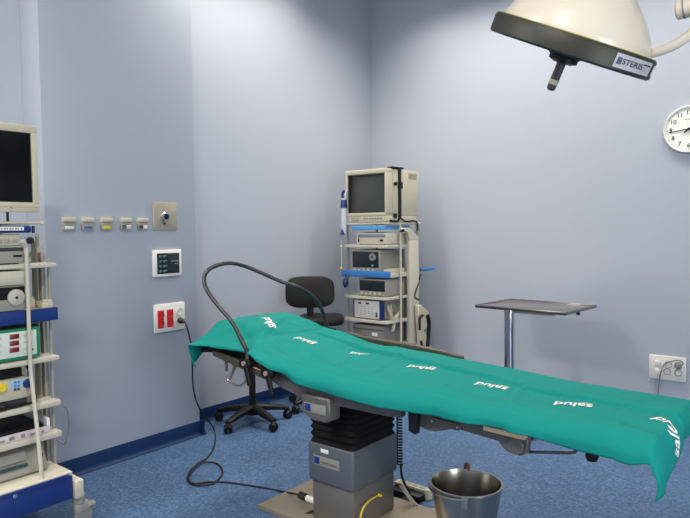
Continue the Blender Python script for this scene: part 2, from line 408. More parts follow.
# head section rail
for (a, b_, n_) in ((2.135, 2.165, 0), (2.79, 2.815, 1)):
    dz = .0 if n_ == 0 else .03
    B().prism([(-2.67, .857+dz), (-2.675, .824+dz), (-2.30, .757+dz), (-2.26, .75+dz), (-2.26, .792+dz)], 'y', a, b_, .004).obj('accessory_rail', M_rail, T)
B().prism([(-2.82, .885), (-2.80, .852), (-2.30, .775), (-2.25, .80), (-2.3, .86), (-2.6, .90)], 'y', 2.18, 2.78, .006).obj('head_section', M_black, T)
B().prism([(-2.42, .826), (-2.42, .812), (-2.2, .768), (-2.16, .772), (-2.2, .786)], 'y', 2.163, 2.182, .001).obj('pad_edge', M_maroon, T)
# clamps with lever handles on the near rail, steel hook
for (bx_, by_, tx, ty) in ((246, 363, 249.5, 386), (268, 373, 272, 395)):
    h0 = onY(bx_, by_, 2.118); h1 = onY(tx, ty, 2.118)
    k = B().box((h0.x-.045, h0.x+.035), (2.105, 2.137), (h0.z-.024, h0.z+.022), .008).obj('clamp', M_black, T)
    B().cyl(h0+Vector((0, -.012, 0)), h0+Vector((0, -.022, 0)), .012, n=14).obj('clamp_screw', M_steelp, k)
    B().cyl(h0+Vector((0.005, -.006, -.008)), h1, .0155, .011, 14, .003).obj('clamp_lever', M_black, k)
g = lambda x, y: onY(x, y, 2.16)
B().tube([g(235, 363), g(231, 372), g(227, 378), g(232, 383), g(239, 385.5), g(245, 382), g(248.5, 374), g(249, 367)], .006, 10).obj('hook', M_steel, T)
g0 = g(235.5, 362); g1 = g(229, 378)
B().cyl(g0, g1, .014, .014, 8).obj('hook_plate', M_grey, T)
B().cyl(g(226, 358), g(226.5, 371), .008, .008, 10).obj('rail_pin', M_frame, T)
# leg section
leg = [(-1.44, .715), (-1.39, .672), (-1.36, .662), (-1.32, .66), (-1.27, .675), (-1.22, .694), (-1.03, .681), (-1.015, .66), (-.985, .645), (-.94, .642), (-.915, .66), (-.91, .735), (-1.44, .765)]
for (a, b_) in ((2.19, 2.225), (2.74, 2.775)): B().prism(leg, 'y', a, b_, .004).obj('leg_frame', M_rail if False else M_frame, T)
B().prism([(-1.46, .765), (-1.46, .73), (-.52, .72), (-.52, .75)], 'y', 2.20, 2.765, .004).obj('leg_deck', M_frame, T)
h = onY(515.5, 446, 2.19)
B().cyl((h.x, 2.191, h.z), (h.x, 2.184, h.z), .033, n=24, bev=.002).obj('hinge_cap', M_frame, T)
a_ = onY(433, 420.5, 2.185); b2 = onY(458, 427, 2.185)
dv = (b2-a_).normalized(); nv = Vector((-dv.z, 0, dv.x))
pts = []
for k in range(7): an = PI/2+k/6*PI; v = a_+dv*(math.cos(an)*.014)+nv*(math.sin(an)*.014); pts.append((v.x, v.z))
for k in range(7): an = -PI/2+k/6*PI; v = b2+dv*(math.cos(an)*.014)+nv*(math.sin(an)*.014); pts.append((v.x, v.z))
lk = B().prism(pts, 'y', 2.180, 2.189, .001).obj('link_plate', M_rail, T)
for v in (a_, b2): B().cyl((v.x, 2.182, v.z), (v.x, 2.176, v.z), .005, n=12).obj('bolt', M_steel, lk)
s0 = onY(484, 428.3, 2.165); s1 = onY(525, 438.2, 2.165)
B().prism([(s0.x, s0.z+.013), (s1.x, s1.z+.013), (s1.x, s1.z-.006), (s0.x, s0.z-.006)], 'y', 2.158, 2.192, .001).obj('rail_strip', M_wood, T)
e0 = onY(411, 412, 2.165); e1 = onY(417, 433, 2.165)
B().prism([(e0.x-.006, .74), (e0.x-.004, e1.z+.005), (e1.x+.002, e1.z-.004), (e1.x+.006, .74)], 'y', 2.15, 2.185, .002).obj('end_bracket', M_black, T)
B().tube([onY(529, 452, 2.24), onY(570, 453, 2.24), onY(575, 452, 2.245), onY(577.5, 448.5, 2.25)], .006, 8, smooth=False).obj('support_rod', M_frame, T)
kb = onY(592, 456, 2.25)
B().lathe([(0, -.02), (.018, -.016), (.024, 0), (.02, .014), (.008, .02), (.008, .06), (0, .06)], kb, (0, 0, 1), 20).obj('knob', M_black, T)
# far side rail + arm board edge showing behind the sheet
rl = [onY(x, y, 2.86) for x, y in ((346, 331), (362, 335.5), (380, 339), (400, 342), (420, 345.5), (440, 349.5), (463, 356))]
B().prism([(v.x, v.z) for v in rl]+[(v.x, v.z-.045) for v in reversed(rl)], 'y', 2.84, 2.875, .004).obj('far_side_rail', M_rail, T)
B().box((-2.14, -2.02), (2.80, 2.845), (.825, .852), .006).obj('far_clamp', M_black, T)
# mattress under the sheet
def surf(x, y):
    t = min(1, max(0, (y-YN)/(YF-YN))); n_, f_ = lerp_tab(ZN, x), lerp_tab(ZF, x)
    kx = min(1, max(0, (-2.42-x)/.16)); kx = kx*kx*(3-2*kx)      # pillow under the head end
    q = min(1, t/.34); q = q*q*(3-2*q); t = t+(q-t)*kx
    z = n_+(f_-n_)*t+.006*math.sin(PI*t)
    return z
bm = bmesh.new(); nx, ny = 70, 10; top = []; bot = []
for i in range(nx+1):
    x = -2.84+i/nx*(2.84-.50)
    tr = []; br = []
    for j in range(ny+1):
        y = 2.19+j/ny*.58; zt = surf(x, y)-.016-(.012 if j in (0, ny) or i in (0, nx) else 0)
        th = min(.055, max(.012, zt-.79)) if x > -2.3 else .05
        tr.append(bm.verts.new((x, y, zt))); br.append(bm.verts.new((x, y, zt-th)))
    top.append(tr); bot.append(br)
for i in range(nx):
    for j in range(ny):
        bm.faces.new((top[i][j], top[i+1][j], top[i+1][j+1], top[i][j+1])); bm.faces.new((bot[i][j], bot[i][j+1], bot[i+1][j+1], bot[i+1][j]))
for i in range(nx):
    for j in (0, ny): bm.faces.new((top[i][j], bot[i][j], bot[i+1][j], top[i+1][j]))
for j in range(ny):
    for i in (0, nx): bm.faces.new((top[i][j], bot[i][j], bot[i][j+1], top[i][j+1]))
B().add(bm).obj('mattress', M_leather, T)
# yellow cable on the column face
yx = -1.829
g = lambda x, y, o=.0: onX(x, y, yx+o)
B().tube([g(378, 495.5), g(371, 499.5, .02), g(364.5, 506, .03), g(361.5, 513, .03), g(360.5, 522, .03), Vector((-1.80, g(360, 530).y, .034))], .004, 8).obj('earth_cable', M_yellow, T)
B().lathe([(0, 0), (.008, 0), (.006, .02), (0, .022)], g(378.5, 495), (1, 0, 0), 12).obj('earth_plug', M_yellow, T)
# black ring on floor plate
B().tube([(-2.13+.035*math.cos(a), 2.30+.035*math.sin(a), .034+.018*math.sin(a*1.0+1)) for a in [k*PI/5 for k in range(9)]], .007, 8).obj('coiled_lead', M_rubber, T)

# coiled cord to the foot pedal
c = thing('pedal_cord', (-1.80, 2.69, 0), 'black coiled cord hanging behind the table column down to the foot pedal', 'cable')
pts = []; turns = 27
for k in range(turns*10+1):
    a = k/10*2*PI; f_ = k/(turns*10)
    pts.append((-1.832+.014*math.cos(a), 2.695+.014*math.sin(a), .66-.41*f_))
pts2 = [(-1.83, 2.705, .24), (-1.825, 2.71, .17), (-1.825, 2.77, .08), (-1.85, 2.815, .03)]
B().tube(pts, .0042, 6, smooth=False).obj('coil', M_rubber, c)
B().tube([pts[-1]]+pts2, .0065, 8).obj('cord', M_rubber, c)
# pedal
P = thing('foot_pedal', (-1.88, 2.86, 0), 'low black foot pedal with a cream top bar behind the table column', 'foot pedal')
B().box((-2.0, -1.79), (2.825, 2.925), (0, .036), .008).obj('body', M_black, P)
B().box((-2.0, -1.80), (2.88, 2.93), (.036, .056), .006).obj('top_bar', M_beige, P)
B().lathe([(0, 0), (.024, 0), (.026, .03), (.018, .05), (0, .052)], (-1.79, 2.905, .002), (0, 0, 1)).obj('end_cap', M_beige, P)
b = B()
for k in range(4): b.box((-1.975+k*.045, -1.94+k*.045), (2.89, 2.92), (.055, .058), .001)
b.obj('pads', M_lgrey, P)
c = thing('floor_leads', (-1.78, 2.74, 0), 'bundle of thin white leads beside the foot pedal', 'cable')
b = B()
for o in (0, .012, .022): b.tube([(-1.822+o*.3, 2.68+o, .14), (-1.80+o, 2.715, .08), (-1.775+o, 2.75, .03), (-1.71+o, 2.80-o, .0045), (-1.62, 2.845-o*2, .0045)], .0035, 6)
b.obj('leads', M_white, c)
B().lathe([(0, 0), (.04, 0), (.042, .012), (.03, .026), (0, .03)], (-1.85, 2.792, 0), (0, 0, 1)).obj('lead_plug', M_black, c)

# ================================================================== DRAPE
def wr(x, y):      # gentle creases of the folded cotton
    z = 0
    yc = 2.62 if x < -1.83 else (2.62-(x+1.83)*.17 if x < -1.05 else 2.47)
    d_ = y-yc; z += .014*math.exp(-(d_/.011)**2) - .011*math.exp(-((d_+.020)/.012)**2) if x > -2.35 else 0
    for (x0, y0, x1, y1, amp) in ((-1.05, 2.45, -.98, 2.16, .005), (-1.76, 2.6, -1.70, 2.3, .006), (-.63, 2.47, -.60, 2.2, .005), (-2.35, 2.60, -2.05, 2.56, .006), (-2.62, 2.62, -2.45, 2.28, .010), (-2.1, 2.33, -1.85, 2.25, .008), (-2.35, 2.3, -1.95, 2.22, .007)):
        L = math.hypot(x1-x0, y1-y0); ux, uy = (x1-x0)/L, (y1-y0)/L
        s_ = (x-x0)*ux+(y-y0)*uy; w_ = -(x-x0)*uy+(y-y0)*ux
        fade = math.exp(-(max(0, -s_, s_-L)/.05)**2)
        z += amp*fade*math.exp(-(w_/.013)**2)
    k = 1 if x < -1.9 else .45
    z += .012*k*noise.noise(Vector((x*5, y*9, 1.3)))+.005*k*noise.noise(Vector((x*16, y*20, 4)))
    # undulating shoulder along the near edge
    z += (.014 if x < -1.3 else .006)*math.exp(-((y-2.25)/.04)**2)*math.sin(x*13+1.2*math.sin(x*5))
    return z
NXC, NT, NHN, NHF, NE = 230, 88, 12, 5, 10
us = [('h', k/5) for k in range(5, 0, -1)]+[('m', i/NXC) for i in range(NXC+1)]+[('f', k/NE) for k in range(1, NE+1)]
vs_ = [('n', k/NHN) for k in range(NHN, 0, -1)]+[('t', j/NT) for j in range(NT+1)]+[('b', k/NHF) for k in range(1, NHF+1)]
bm = bmesh.new(); grid = []
for (uk, u) in us:
    row = []
    for (vk, v) in vs_:
        xe = XH if uk == 'h' else (XF if uk == 'f' else XH+u*(XF-XH))
        a = {'h': .10*u, 'f': .085*u, 'm': 0}[uk]
        x, y = xe, (YN if vk == 'n' else YF if vk == 'b' else YN+v*(YF-YN))
        z = surf(x, y)+wr(x, y)
        # soft rounding of the long edges
        t = (y-YN)
        if vk == 't': z -= .012*math.exp(-(t/.022)**2)+.012*math.exp(-((YF-y)/.02)**2)
        else: z -= .012
        oy = 0; ox = 0; drop = 0
        if vk == 'n':
            L = lerp_tab(ZN, x)-.012-lerp_tab(ZH, x)+(.012 if uk != 'm' else 0)
            wav = .009*math.sin(x*17+2*math.sin(x*6))*v
            oy = -.05*math.sin(min(1, v*1.35)*PI/2)+wav; drop = L*v**1.15
        if vk == 'b': oy = .03*math.sin(min(1, v*1.5)*PI/2); drop = .10*v
        if uk == 'f':
            ox = .035*math.sin(min(1, u*1.6)*PI/2)+.006*math.sin(y*22)*u
            a = u*(.085+.085*math.exp(-(max(0, y+oy-YN)/.15)**1.4))
            if vk == 'n':
                drop = drop*(1-u)+a+.012*u*v; ox -= .018*u*v; oy = oy*(1-.2*u)
            else: drop += a
        if uk == 'h':
            ox = -.012*math.sin(min(1, u*1.6)*PI/2)
            a = u*(.05+.065*math.exp(-(max(0, y+oy-YN)/.10)**2)); drop += a
            if vk == 'n': ox += .035*u*v; oy += .035*u*v
        row.append(bm.verts.new((x+ox, y+oy, z-drop)))
    grid.append(row)
for i in range(len(grid)-1):
    for j in range(len(grid[0])-1): bm.faces.new((grid[i][j], grid[i+1][j], grid[i+1][j+1], grid[i][j+1]))
dr = B().add(bm).obj('surgical_drape', M_drape, None, loc=(-1.68, 2.48, .63))
tag(dr, 'green cotton surgical drape with white lettering spread over the operating table', 'drape')
dr.data.polygons.foreach_set('use_smooth', [True]*len(dr.data.polygons))
if dr.data.attributes.get('sharp_edge'): dr.data.attributes.remove(dr.data.attributes['sharp_edge'])
bvh = BVHTree.FromPolygons([v.co+dr.location for v in dr.data.vertices], [tuple(p.vertices) for p in dr.data.polygons])
mo = dr.modifiers.new('cloth_thickness', 'SOLIDIFY'); mo.thickness = .003; mo.offset = -1
def logo(cx, cy, ang, width=.136, smallmark=True):
    vs, fs = text_geo('salud', .062, .0, .0011, 1.0)
    W = max(v.x for v in vs)-min(v.x for v in vs); s_ = width/W
    H = [v*s_ for v in vs]
    allf = list(fs)
    # densify: subdivide faces once through bmesh so letters follow the folds
    bm = bmesh.new(); V = [bm.verts.new(v) for v in H]
    for f in allf:
        try: bm.faces.new([V[i] for i in f])
        except ValueError: pass
    if smallmark:
        q = [bm.verts.new(p) for p in ((-.066, -.036, 0), (-.030, -.036, 0), (-.030, -.031, 0), (-.066, -.031, 0))]; bm.faces.new(q)
    bmesh.ops.triangulate(bm, faces=bm.faces[:])
    bmesh.ops.subdivide_edges(bm, edges=[e for e in bm.edges if e.calc_length() > .006], cuts=2)
    ca, sa = math.cos(ang), math.sin(ang)
    for v in bm.verts:
        x, y = cx+v.co.x*ca-v.co.y*sa, cy+v.co.x*sa+v.co.y*ca
        if x > XF+.012:      # wraps over the foot end
            ex = x-(XF+.012); hit = bvh.ray_cast(Vector((.5, y, surf(XF, y)-.02-ex)), Vector((-1, 0, 0)))
            v.co = (hit[0]+Vector((.003, 0, 0))) if hit[0] else Vector((XF+.04, y, surf(XF, y)-.02-ex))
        else:
            hit = bvh.ray_cast(Vector((x, y, 2)), Vector((0, 0, -1)))
            v.co = (hit[0] if hit[0] else Vector((x, y, surf(x, y))))+Vector((0, 0, .0028))
    B().add(bm).obj('lettering', M_label, dr)
A = math.radians
logo(-1.555, 2.475, A(186)); logo(-2.27, 2.44, A(176)); logo(-1.155, 2.385, A(182)); logo(-.80, 2.345, A(189)); logo(-.455, 2.33, A(150), .145, False)
logo(-1.955, 2.515, A(190), .10); logo(-2.605, 2.495, A(152), .15, False)

# anaesthesia screen hoop
hp = [(247, 352, 2.128), (243, 343, 2.126), (232, 322, 2.13), (216, 303, 2.13), (206, 288, 2.14), (204.5, 276, 2.16), (212, 267.5, 2.2), (230, 263, 2.28), (250, 268, 2.4), (280, 281, 2.55), (300, 288, 2.65), (316, 300, 2.76), (325, 318, 2.83), (328.5, 338, 2.85)]
pts = [onY(a, b_, c_) for a, b_, c_ in hp]
pts = [Vector((pts[0].x+.01, 2.118, pts[0].z-.05))]+pts+[Vector((pts[-1].x, 2.845, .83))]
tag(B().tube(pts, .0115, 12).obj('screen_hoop', mat('hoop_rubber', (34, 34, 38), .35)), 'tall black bent tube hoop arching over the head end of the table', 'hoop')

# ================================================================== STOOLS
def star_base(t, cx, cy, angs, r, hub_top, col_r=.022):
    B().lathe([(0, .07), (.05, .07), (.055, .085), (.05, .125), (.033, .14), (0, .14)], (cx, cy, 0)).obj('hub', M_black, t)
    for a in angs:
        a = A(a); ux, uy = math.cos(a), math.sin(a); ex, ey = cx+ux*r, cy+uy*r
        L = B(); bm = bmesh.new()
        sec = [(.03, .125, .034, .05), (.12, .115, .030, .044), (.22, .100, .027, .036), (r-.02, .088, .022, .030), (r+.01, .084, .017, .022)]
        rg = []
        for (s_, z, hw, hh) in sec:
            cxx, cyy = cx+ux*s_, cy+uy*s_
            rg.append([bm.verts.new((cxx-uy*hw*c1, cyy+ux*hw*c1, z+hh*c2*.5)) for c1, c2 in ((-1, -1), (-1, .4), (-.6, 1), (.6, 1), (1, .4), (1, -1))])
        for p, q in zip(rg, rg[1:]):
            for k in range(6): bm.faces.new((p[k], p[(k+1) % 6], q[(k+1) % 6], q[k]))
        bm.faces.new(rg[0]); bm.faces.new(rg[-1]); L.add(bm)
        leg_ = L.obj('leg', M_black, t)
        cs = B().cyl((ex, ey, .045), (ex, ey, .085), .008, n=10)
        for s_ in (-1, 1):
            o = Vector((-uy, ux, 0)); o.rotate(Matrix.Rotation(.6, 3, 'Z')); p = Vector((ex, ey, .033))
            cs.cyl(p+o*(s_*.006), p+o*(s_*.028), .033, .031, 18, .004)
        cs.sphere((ex, ey, .052), .025)
        cs.obj('caster', M_black, leg_)
    B().cyl((cx, cy, .13), (cx, cy, hub_top*.68), .026, n=20).cyl((cx, cy, hub_top*.66), (cx, cy, hub_top), .019, n=20).obj('gas_column', M_black, t)
s1 = thing('stool', (-3.59, 3.25, 0), 'black swivel stool on castors with its seat hidden behind the head of the table', 'stool')
star_base(s1, -3.59, 3.25, (-82, -10, 62, 134, 206), .285, .60)
B().lathe([(0, .585), (.165, .585), (.178, .60), (.178, .63), (.165, .65), (0, .658)], (-3.59, 3.25, 0), n=40).obj('seat', M_leather, s1)

hx, hy = -3.46, 3.93
ch = thing('swivel_chair', (hx, hy, 0), 'black upholstered swivel chair with a rounded backrest in the corner by the trolley', 'chair')
star_base(ch, hx, hy, (-168, -96, -24, 48, 120), .30, .64)
def cushion(c, R, U, N, w, h, th, bulge=.02, rad=.06):
    """rounded cushion: superellipse outline, domed front"""
    c, R, U, N = Vector(c), Vector(R).normalized(), Vector(U).normalized(), Vector(N).normalized()
    bm = bmesh.new(); n = 48; prof = [(0, 1.0+bulge/th*1.0), (.5, 1+bulge/th*.8), (.85, 1.0), (.96, .8), (1, .4), (1, -.4), (.96, -.8), (.85, -1), (0, -1)]
    rings = []
    for (s_, k) in prof:
        if s_ == 0: rings.append([bm.verts.new(c+N*(k*th/2))]); continue
        rr = []
        for i in range(n):
            a = 2*PI*i/n; ca, sa = math.cos(a), math.sin(a); e = 2/3.6
            rr.append(bm.verts.new(c+R*(s_*w/2*abs(ca)**e*math.copysign(1, ca))+U*(s_*h/2*abs(sa)**e*math.copysign(1, sa))+N*(k*th/2)))
        rings.append(rr)
    for p, q in zip(rings, rings[1:]):
        for i in range(n):
            j = (i+1) % n
            if len(p) == 1: bm.faces.new((p[0], q[i], q[j]))
            elif len(q) == 1: bm.faces.new((p[i], q[0], p[j]))
            else: bm.faces.new((p[i], q[i], q[j], p[j]))
    return B().add(bm)
bc = onY(310, 292, 4.0); view = Vector((bc.x, bc.y, 0)).normalized(); sd = Vector((view.y, -view.x, 0))
cushion(bc, sd, Vector((0, 0, 1))-view*-.06, -view, .43, .275, .055).obj('backrest', M_leather, ch)
sc_ = Vector((hx+.0, hy-.02, .70)); sc_ = onZ(321.5, 319.5, .71)
cushion(sc_, sd, view, (0, 0, 1), .40, .38, .075, .01).obj('seat', M_leather, ch)
B().box((-.03, .03), (-.006, .006), (-.12, .12), .003, M=Matrix.Translation(Vector((bc.x, bc.y, bc.z-.16))+view*.035) @ Matrix.Rotation(math.atan2(sd.y, sd.x), 4, 'Z')).tube([Vector((bc.x, bc.y, bc.z-.24))+view*.035, Vector((bc.x, bc.y, .66))+view*.03, sc_+view*.12+Vector((0, 0, -.06)), Vector((hx, hy, .645))], .029, 12).obj('back_support', M_black, ch)
B().box((hx-.09, hx+.09), (hy-.09, hy+.09), (.63, .668), .01).obj('tilt_plate', M_black, ch)

# ================================================================== MAYO TABLE
t = thing('instrument_table', (-1.9, 4.6, 0), 'steel pedestal instrument table with a rectangular tray top near the right wall', 'instrument table')
x0, x1, y0, y1, zt = -2.262, -1.525, 4.395, 4.965, .9
M_tray = mat('tray_steel', (150, 146, 138), .22, .9, noise_amt=.05, noise_scale=12)
tr_rot = Matrix.Translation(((x0+x1)/2, (y0+y1)/2, 0)) @ Matrix.Rotation(A(-4), 4, 'Z') @ Matrix.Translation((-(x0+x1)/2, -(y0+y1)/2, 0))
b = B().box((x0, x1), (y0, y1), (zt-.022, zt-.006), .002)
b.box((x0, x1), (y0, y0+.012), (zt-.024, zt), .003).box((x0, x1), (y1-.012, y1), (zt-.024, zt), .003).box((x0, x0+.012), (y0, y1), (zt-.024, zt), .003).box((x1-.012, x1), (y0, y1), (zt-.024, zt), .003)
b.xf(tr_rot).obj('tray', M_tray, t)
pc = onZ(509.5, 311, .87); B().cyl((pc.x, pc.y, .03), (pc.x, pc.y, .88), .038, n=24).obj('pole', M_chrome, t)
B().box((pc.x-.02, x1-.12), (pc.y-.02, pc.y+.02), (.86, .878), .003).obj('tray_support', M_steel, t)
kx = onZ(578, 313, .86); B().cyl((kx.x, kx.y, .845), (kx.x, kx.y, .877), .014, n=14).obj('lock_knob', M_black, t)
bs = B().box((pc.x-.28, pc.x+.28), (pc.y-.025, pc.y+.025), (.05, .08), .006).box((pc.x-.30, pc.x-.25), (pc.y-.28, pc.y+.28), (.05, .08), .006).box((pc.x+.25, pc.x+.30), (pc.y-.28, pc.y+.28), (.05, .08), .006)
bs.obj('base', M_steel, t)
for sx in (-.275, .275):
    for sy in (-.25, .25):
        B().cyl((pc.x+sx-.012, pc.y+sy, .025), (pc.x+sx+.012, pc.y+sy, .025), .025, n=18, bev=.003).cyl((pc.x+sx, pc.y+sy, .03), (pc.x+sx, pc.y+sy, .055), .007, n=8).obj('caster', M_black, t)

# ================================================================== KICK BUCKET
bcx, bcy = -1.348, 2.525
t = thing('waste_bucket', (bcx, bcy, 0), 'open tapered stainless steel bucket on the floor in front of the table', 'bucket')
R0, R1, H = .108, .158, .33
prof = [(0, .004), (R0, .004), (R0+.003, .0), (R0+.006, .004)]+[(R0+.004+(R1-R0)*k/8, .004+(H-.008)*k/8) for k in range(1, 9)]+[(R1+.009, H-.004), (R1+.009, H+.002), (R1, H+.002), (R1-.002, H-.006)]+[(R1-.004-(R1-R0)*k/8, H-.008-(H-.016)*k/8) for k in range(1, 9)]+[(0, .01)]
B().lathe(prof, (bcx, bcy, 0), n=64).obj('bucket_body', M_bucket, t)
d1 = Vector((-.45, .89, 0))
lug = Vector((bcx, bcy, H-.01))+d1*(R1+.008)
B().box((lug.x-.016, lug.x+.016), (lug.y-.006, lug.y+.01), (H-.05, H+.022), .005).sphere((lug.x, lug.y, H+.02), .014).obj('lug', mat('lug_brown', (110, 70, 64), .5), t)
lug2 = Vector((bcx, bcy, H-.01))-d1*(R1+.008)
B().box((lug2.x-.016, lug2.x+.016), (lug2.y-.01, lug2.y+.006), (H-.05, H-.0), .005).obj('lug', M_steel, t)
hnd = []
for k in range(13):
    a = k/12*PI; an = math.atan2(d1.y, d1.x)+a   # bail handle folded down round the near-left rim
    hnd.append((bcx+(R1+.012)*math.cos(an), bcy+(R1+.012)*math.sin(an), H-.010-.010*math.sin(a)))
B().tube(hnd, .004, 8).obj('bail_handle', M_steel, t)

# ================================================================== LEFT TROLLEY (front faces the room)
L = thing('equipment_trolley', (-3.32, 1.15, 0), 'cream endoscopy trolley with royal blue shelf and drawer at the left edge', 'trolley')
XFR, XBK, YA, YE = -3.12, -3.60, .84, 1.515
for (z1, z0) in ((1.35, 1.327), (.876, .851), (.647, .618), (.486, .456)):
    B().box((XBK, XFR), (YA, YE), (z0, z1), .005).obj('shelf', M_cream, L)
bs = B().box((XBK, XFR-.004), (YA, YE), (1.095, 1.12), .004).obj('shelf', M_cream, L)
B().box((XFR-.012, XFR), (YA, YE), (1.058, 1.124), .004).obj('blue_lip', M_bluem, bs)
bd = B().box((-3.60, -3.0), (YA-.02, 1.503), (.285, .305), .004).obj('base_top', M_cream, L)
dw = B().box((-3.6, -3.0), (YA-.02, 1.503), (.165, .285), .005).obj('drawer', M_bluem, L)
B().box((-3.0, -2.994), (YA, 1.485), (.275, .298), .003).obj('drawer_lip', M_bluem, dw)
lk = onX(15, 496, -2.995); B().lathe([(0, 0), (.011, 0), (.011, .006), (0, .008)], lk, (1, 0, 0), 16).obj('lock', M_chrome, dw)
B().box((-3.62, -2.98), (1.505, 1.55), (.165, .255), .006).obj('side_rail', M_cream, L)
B().box((-3.62, -2.98), (YA-.09, YA-.022), (.165, .262), .006).obj('side_rail', M_cream, L)
for (x, y) in ((-3.03, 1.545), (-3.57, 1.545), (-3.03, YA-.055), (-3.57, YA-.055)):
    cs = B().cyl((x, y, .12), (x, y, .168), .03, .034, 20, .004).box((x-.02, x+.02), (y-.03, y+.05), (.07, .125), .012).obj('caster', M_lgrey, L)
    B().cyl((x-.014, y+.02, .05), (x+.014, y+.02, .05), .05, n=28, bev=.006).obj('wheel', M_grey, cs)
    B().box((x-.02, x+.02), (y+.03, y+.085), (.085, .105), .008).obj('brake', M_lgrey, cs)
# uprights
B().box((-3.345, -3.275), (1.487, 1.513), (.30, 1.46), .006).obj('upright', M_cream, L)
B().box((-3.268, -3.235), (1.49, 1.512), (.30, 1.40), .004).obj('upright', M_lgrey, L)
B().cyl((-3.185, 1.505, .30), (-3.185, 1.505, 1.38), .0085, n=12).obj('rod', M_lgrey, L)
B().box((-3.58, -3.50), (1.487, 1.513), (.30, 1.46), .006).obj('upright', M_cream, L)
B().tube([(-3.107, 1.362, 1.43), (-3.107, 1.362, 1.1), (-3.105, 1.362, .83), (-3.085, 1.362, .72), (-3.03, 1.36, .40), (-3.022, 1.36, .304)], .0095, 12).obj('rod', M_cream, L)
B().tube([(-3.50, 1.53, 1.36), (-3.30, 1.50, 1.42), (-3.2, 1.46, 1.49)], .01, 8, smooth=False).obj('brace', M_cream, L)
tb = B().box((XBK, -3.12), (YA, 1.45), (1.545, 1.557), .004).obj('top_board', M_cream, L)
B().box((-3.132, -3.116), (1.44, 1.458), (1.541, 1.562), .005).obj('end_cap', M_cream, tb)
B().box((-3.52, -3.46), (1.30, 1.40), (1.34, 1.546), .006).obj('post', M_cream, L)
cbx = B().box((-3.55, -3.125), (YA+.02, 1.372), (1.25, 1.318), .005).obj('under_drawer', M_cream, L)
B().box((-3.125, -3.121), (YA+.05, 1.35), (1.262, 1.308), .002).obj('drawer_front', M_cream, cbx)

t = thing('flat_monitor', (-3.12, 1.2, 1.557), 'flat monitor with black screen and beige frame on the left trolley', 'monitor')
fr = B().box((-3.165, -3.11), (1.0, 1.428), (1.602, 2.022), .008)
fr.obj('housing', M_beige, t)
bz = B()
for (ya, yb, za, zb) in ((1.0, 1.428, 1.985, 2.022), (1.0, 1.428, 1.602, 1.650), (1.40, 1.428, 1.64, 1.99), (1.0, 1.04, 1.64, 1.99)): bz.box((-3.112, -3.098), (ya, yb), (za, zb), .004)
bz.obj('bezel', M_beige, t)
bx('screen', (-3.113, -3.108), (1.03, 1.41), (1.645, 1.99), M_screen, t, 0)
bx('bezel_groove', (-3.0985, -3.097), (1.02, 1.43), (1.626, 1.629), M_lgrey, t, 0)
B().lathe([(0, 0), (.006, 0), (.005, .003), (0, .003)], onX(11.5, 207.3, -3.098), (1, 0, 0), 12).obj('power_button', M_lgrey, t)
B().cyl((-3.135, 1.293, 1.557), (-3.135, 1.293, 1.604), .006, n=10).obj('stand', M_black, t)
B().box((-3.2, -3.1), (1.02, 1.22), (1.557, 1.566), .003).box((-3.16, -3.13), (1.08, 1.16), (1.562, 1.62), .004).obj('stand', M_beige, t)

t = thing('instrument_case', (-3.2, 1.15, 1.5), 'long royal blue case with a white lettered strip under the monitor board', 'case')
B().box((-3.17, -3.11), (YA+.02, 1.395), (1.502, 1.538), .012, seg=4).obj('case', M_bluem, t)
st_ = bx('label_strip', (-3.1105, -3.1085), (.9, 1.355), (1.514, 1.532), M_label, t, 0)
b = B()
for k in range(34): b.box((-3.1085, -3.108), (.92+k*.0127, .926+k*.0127+.003*(k % 2)), (1.518, 1.527), 0)
b.obj('strip_marks', M_grey, st_)
bx('clip', (-3.14, -3.12), (1.405, 1.413), (1.50, 1.536), M_navy, t, .002)

def device(name, label, cat, x0, x1, y0, y1, z0, z1, m, faces='x', side=None):
    t = thing(name, ((x0+x1)/2, (y0+y1)/2, z0), label, cat)
    B().box((x0, x1), (y0, y1), (z0, z1), .005).obj('housing', m, t); return t
def feet(t, x0, x1, y0, y1, z0, h=.006):
    for x in (x0+.03, x1-.03):
        for y in (y0+.03, y1-.03): B().cyl((x, y, z0), (x, y, z0+h), .01, n=10).obj('foot', M_black, t)

t = device('light_source', 'grey unit with black band on the top shelf of the left trolley', 'medical device', -3.5, -3.13, .9, 1.365, 1.356, 1.44, M_lgrey)
feet(t, -3.5, -3.13, .9, 1.365, 1.35)
bx('front_band', (-3.131, -3.127), (.92, 1.355), (1.415, 1.432), M_dgrey, t, .001)
bx('slot', (-3.131, -3.127), (1.31, 1.35), (1.385, 1.396), M_black, t, .001)
t = device('video_processor', 'cream processor box with small keys directly above the grey unit', 'medical device', -3.5, -3.13, .9, 1.345, 1.441, 1.497, M_beige)
for k in range(3): B().box((-3.131, -3.125), (1.235+k*.035, 1.262+k*.035), (1.455, 1.472), .002).obj('key', M_lgrey, t)
kn = onX(32.7, 240.5, -3.11); B().lathe([(0, 0), (.016, .0), (.018, .01), (.015, .02), (0, .022)], (-3.135, kn.y, kn.z), (.85, -.5, 0)).obj('knob', M_black, t)
B().box((-3.35, -3.135), (1.345, kn.y+.008), (1.452, 1.472), .003).obj('knob_bracket', M_cream, t)

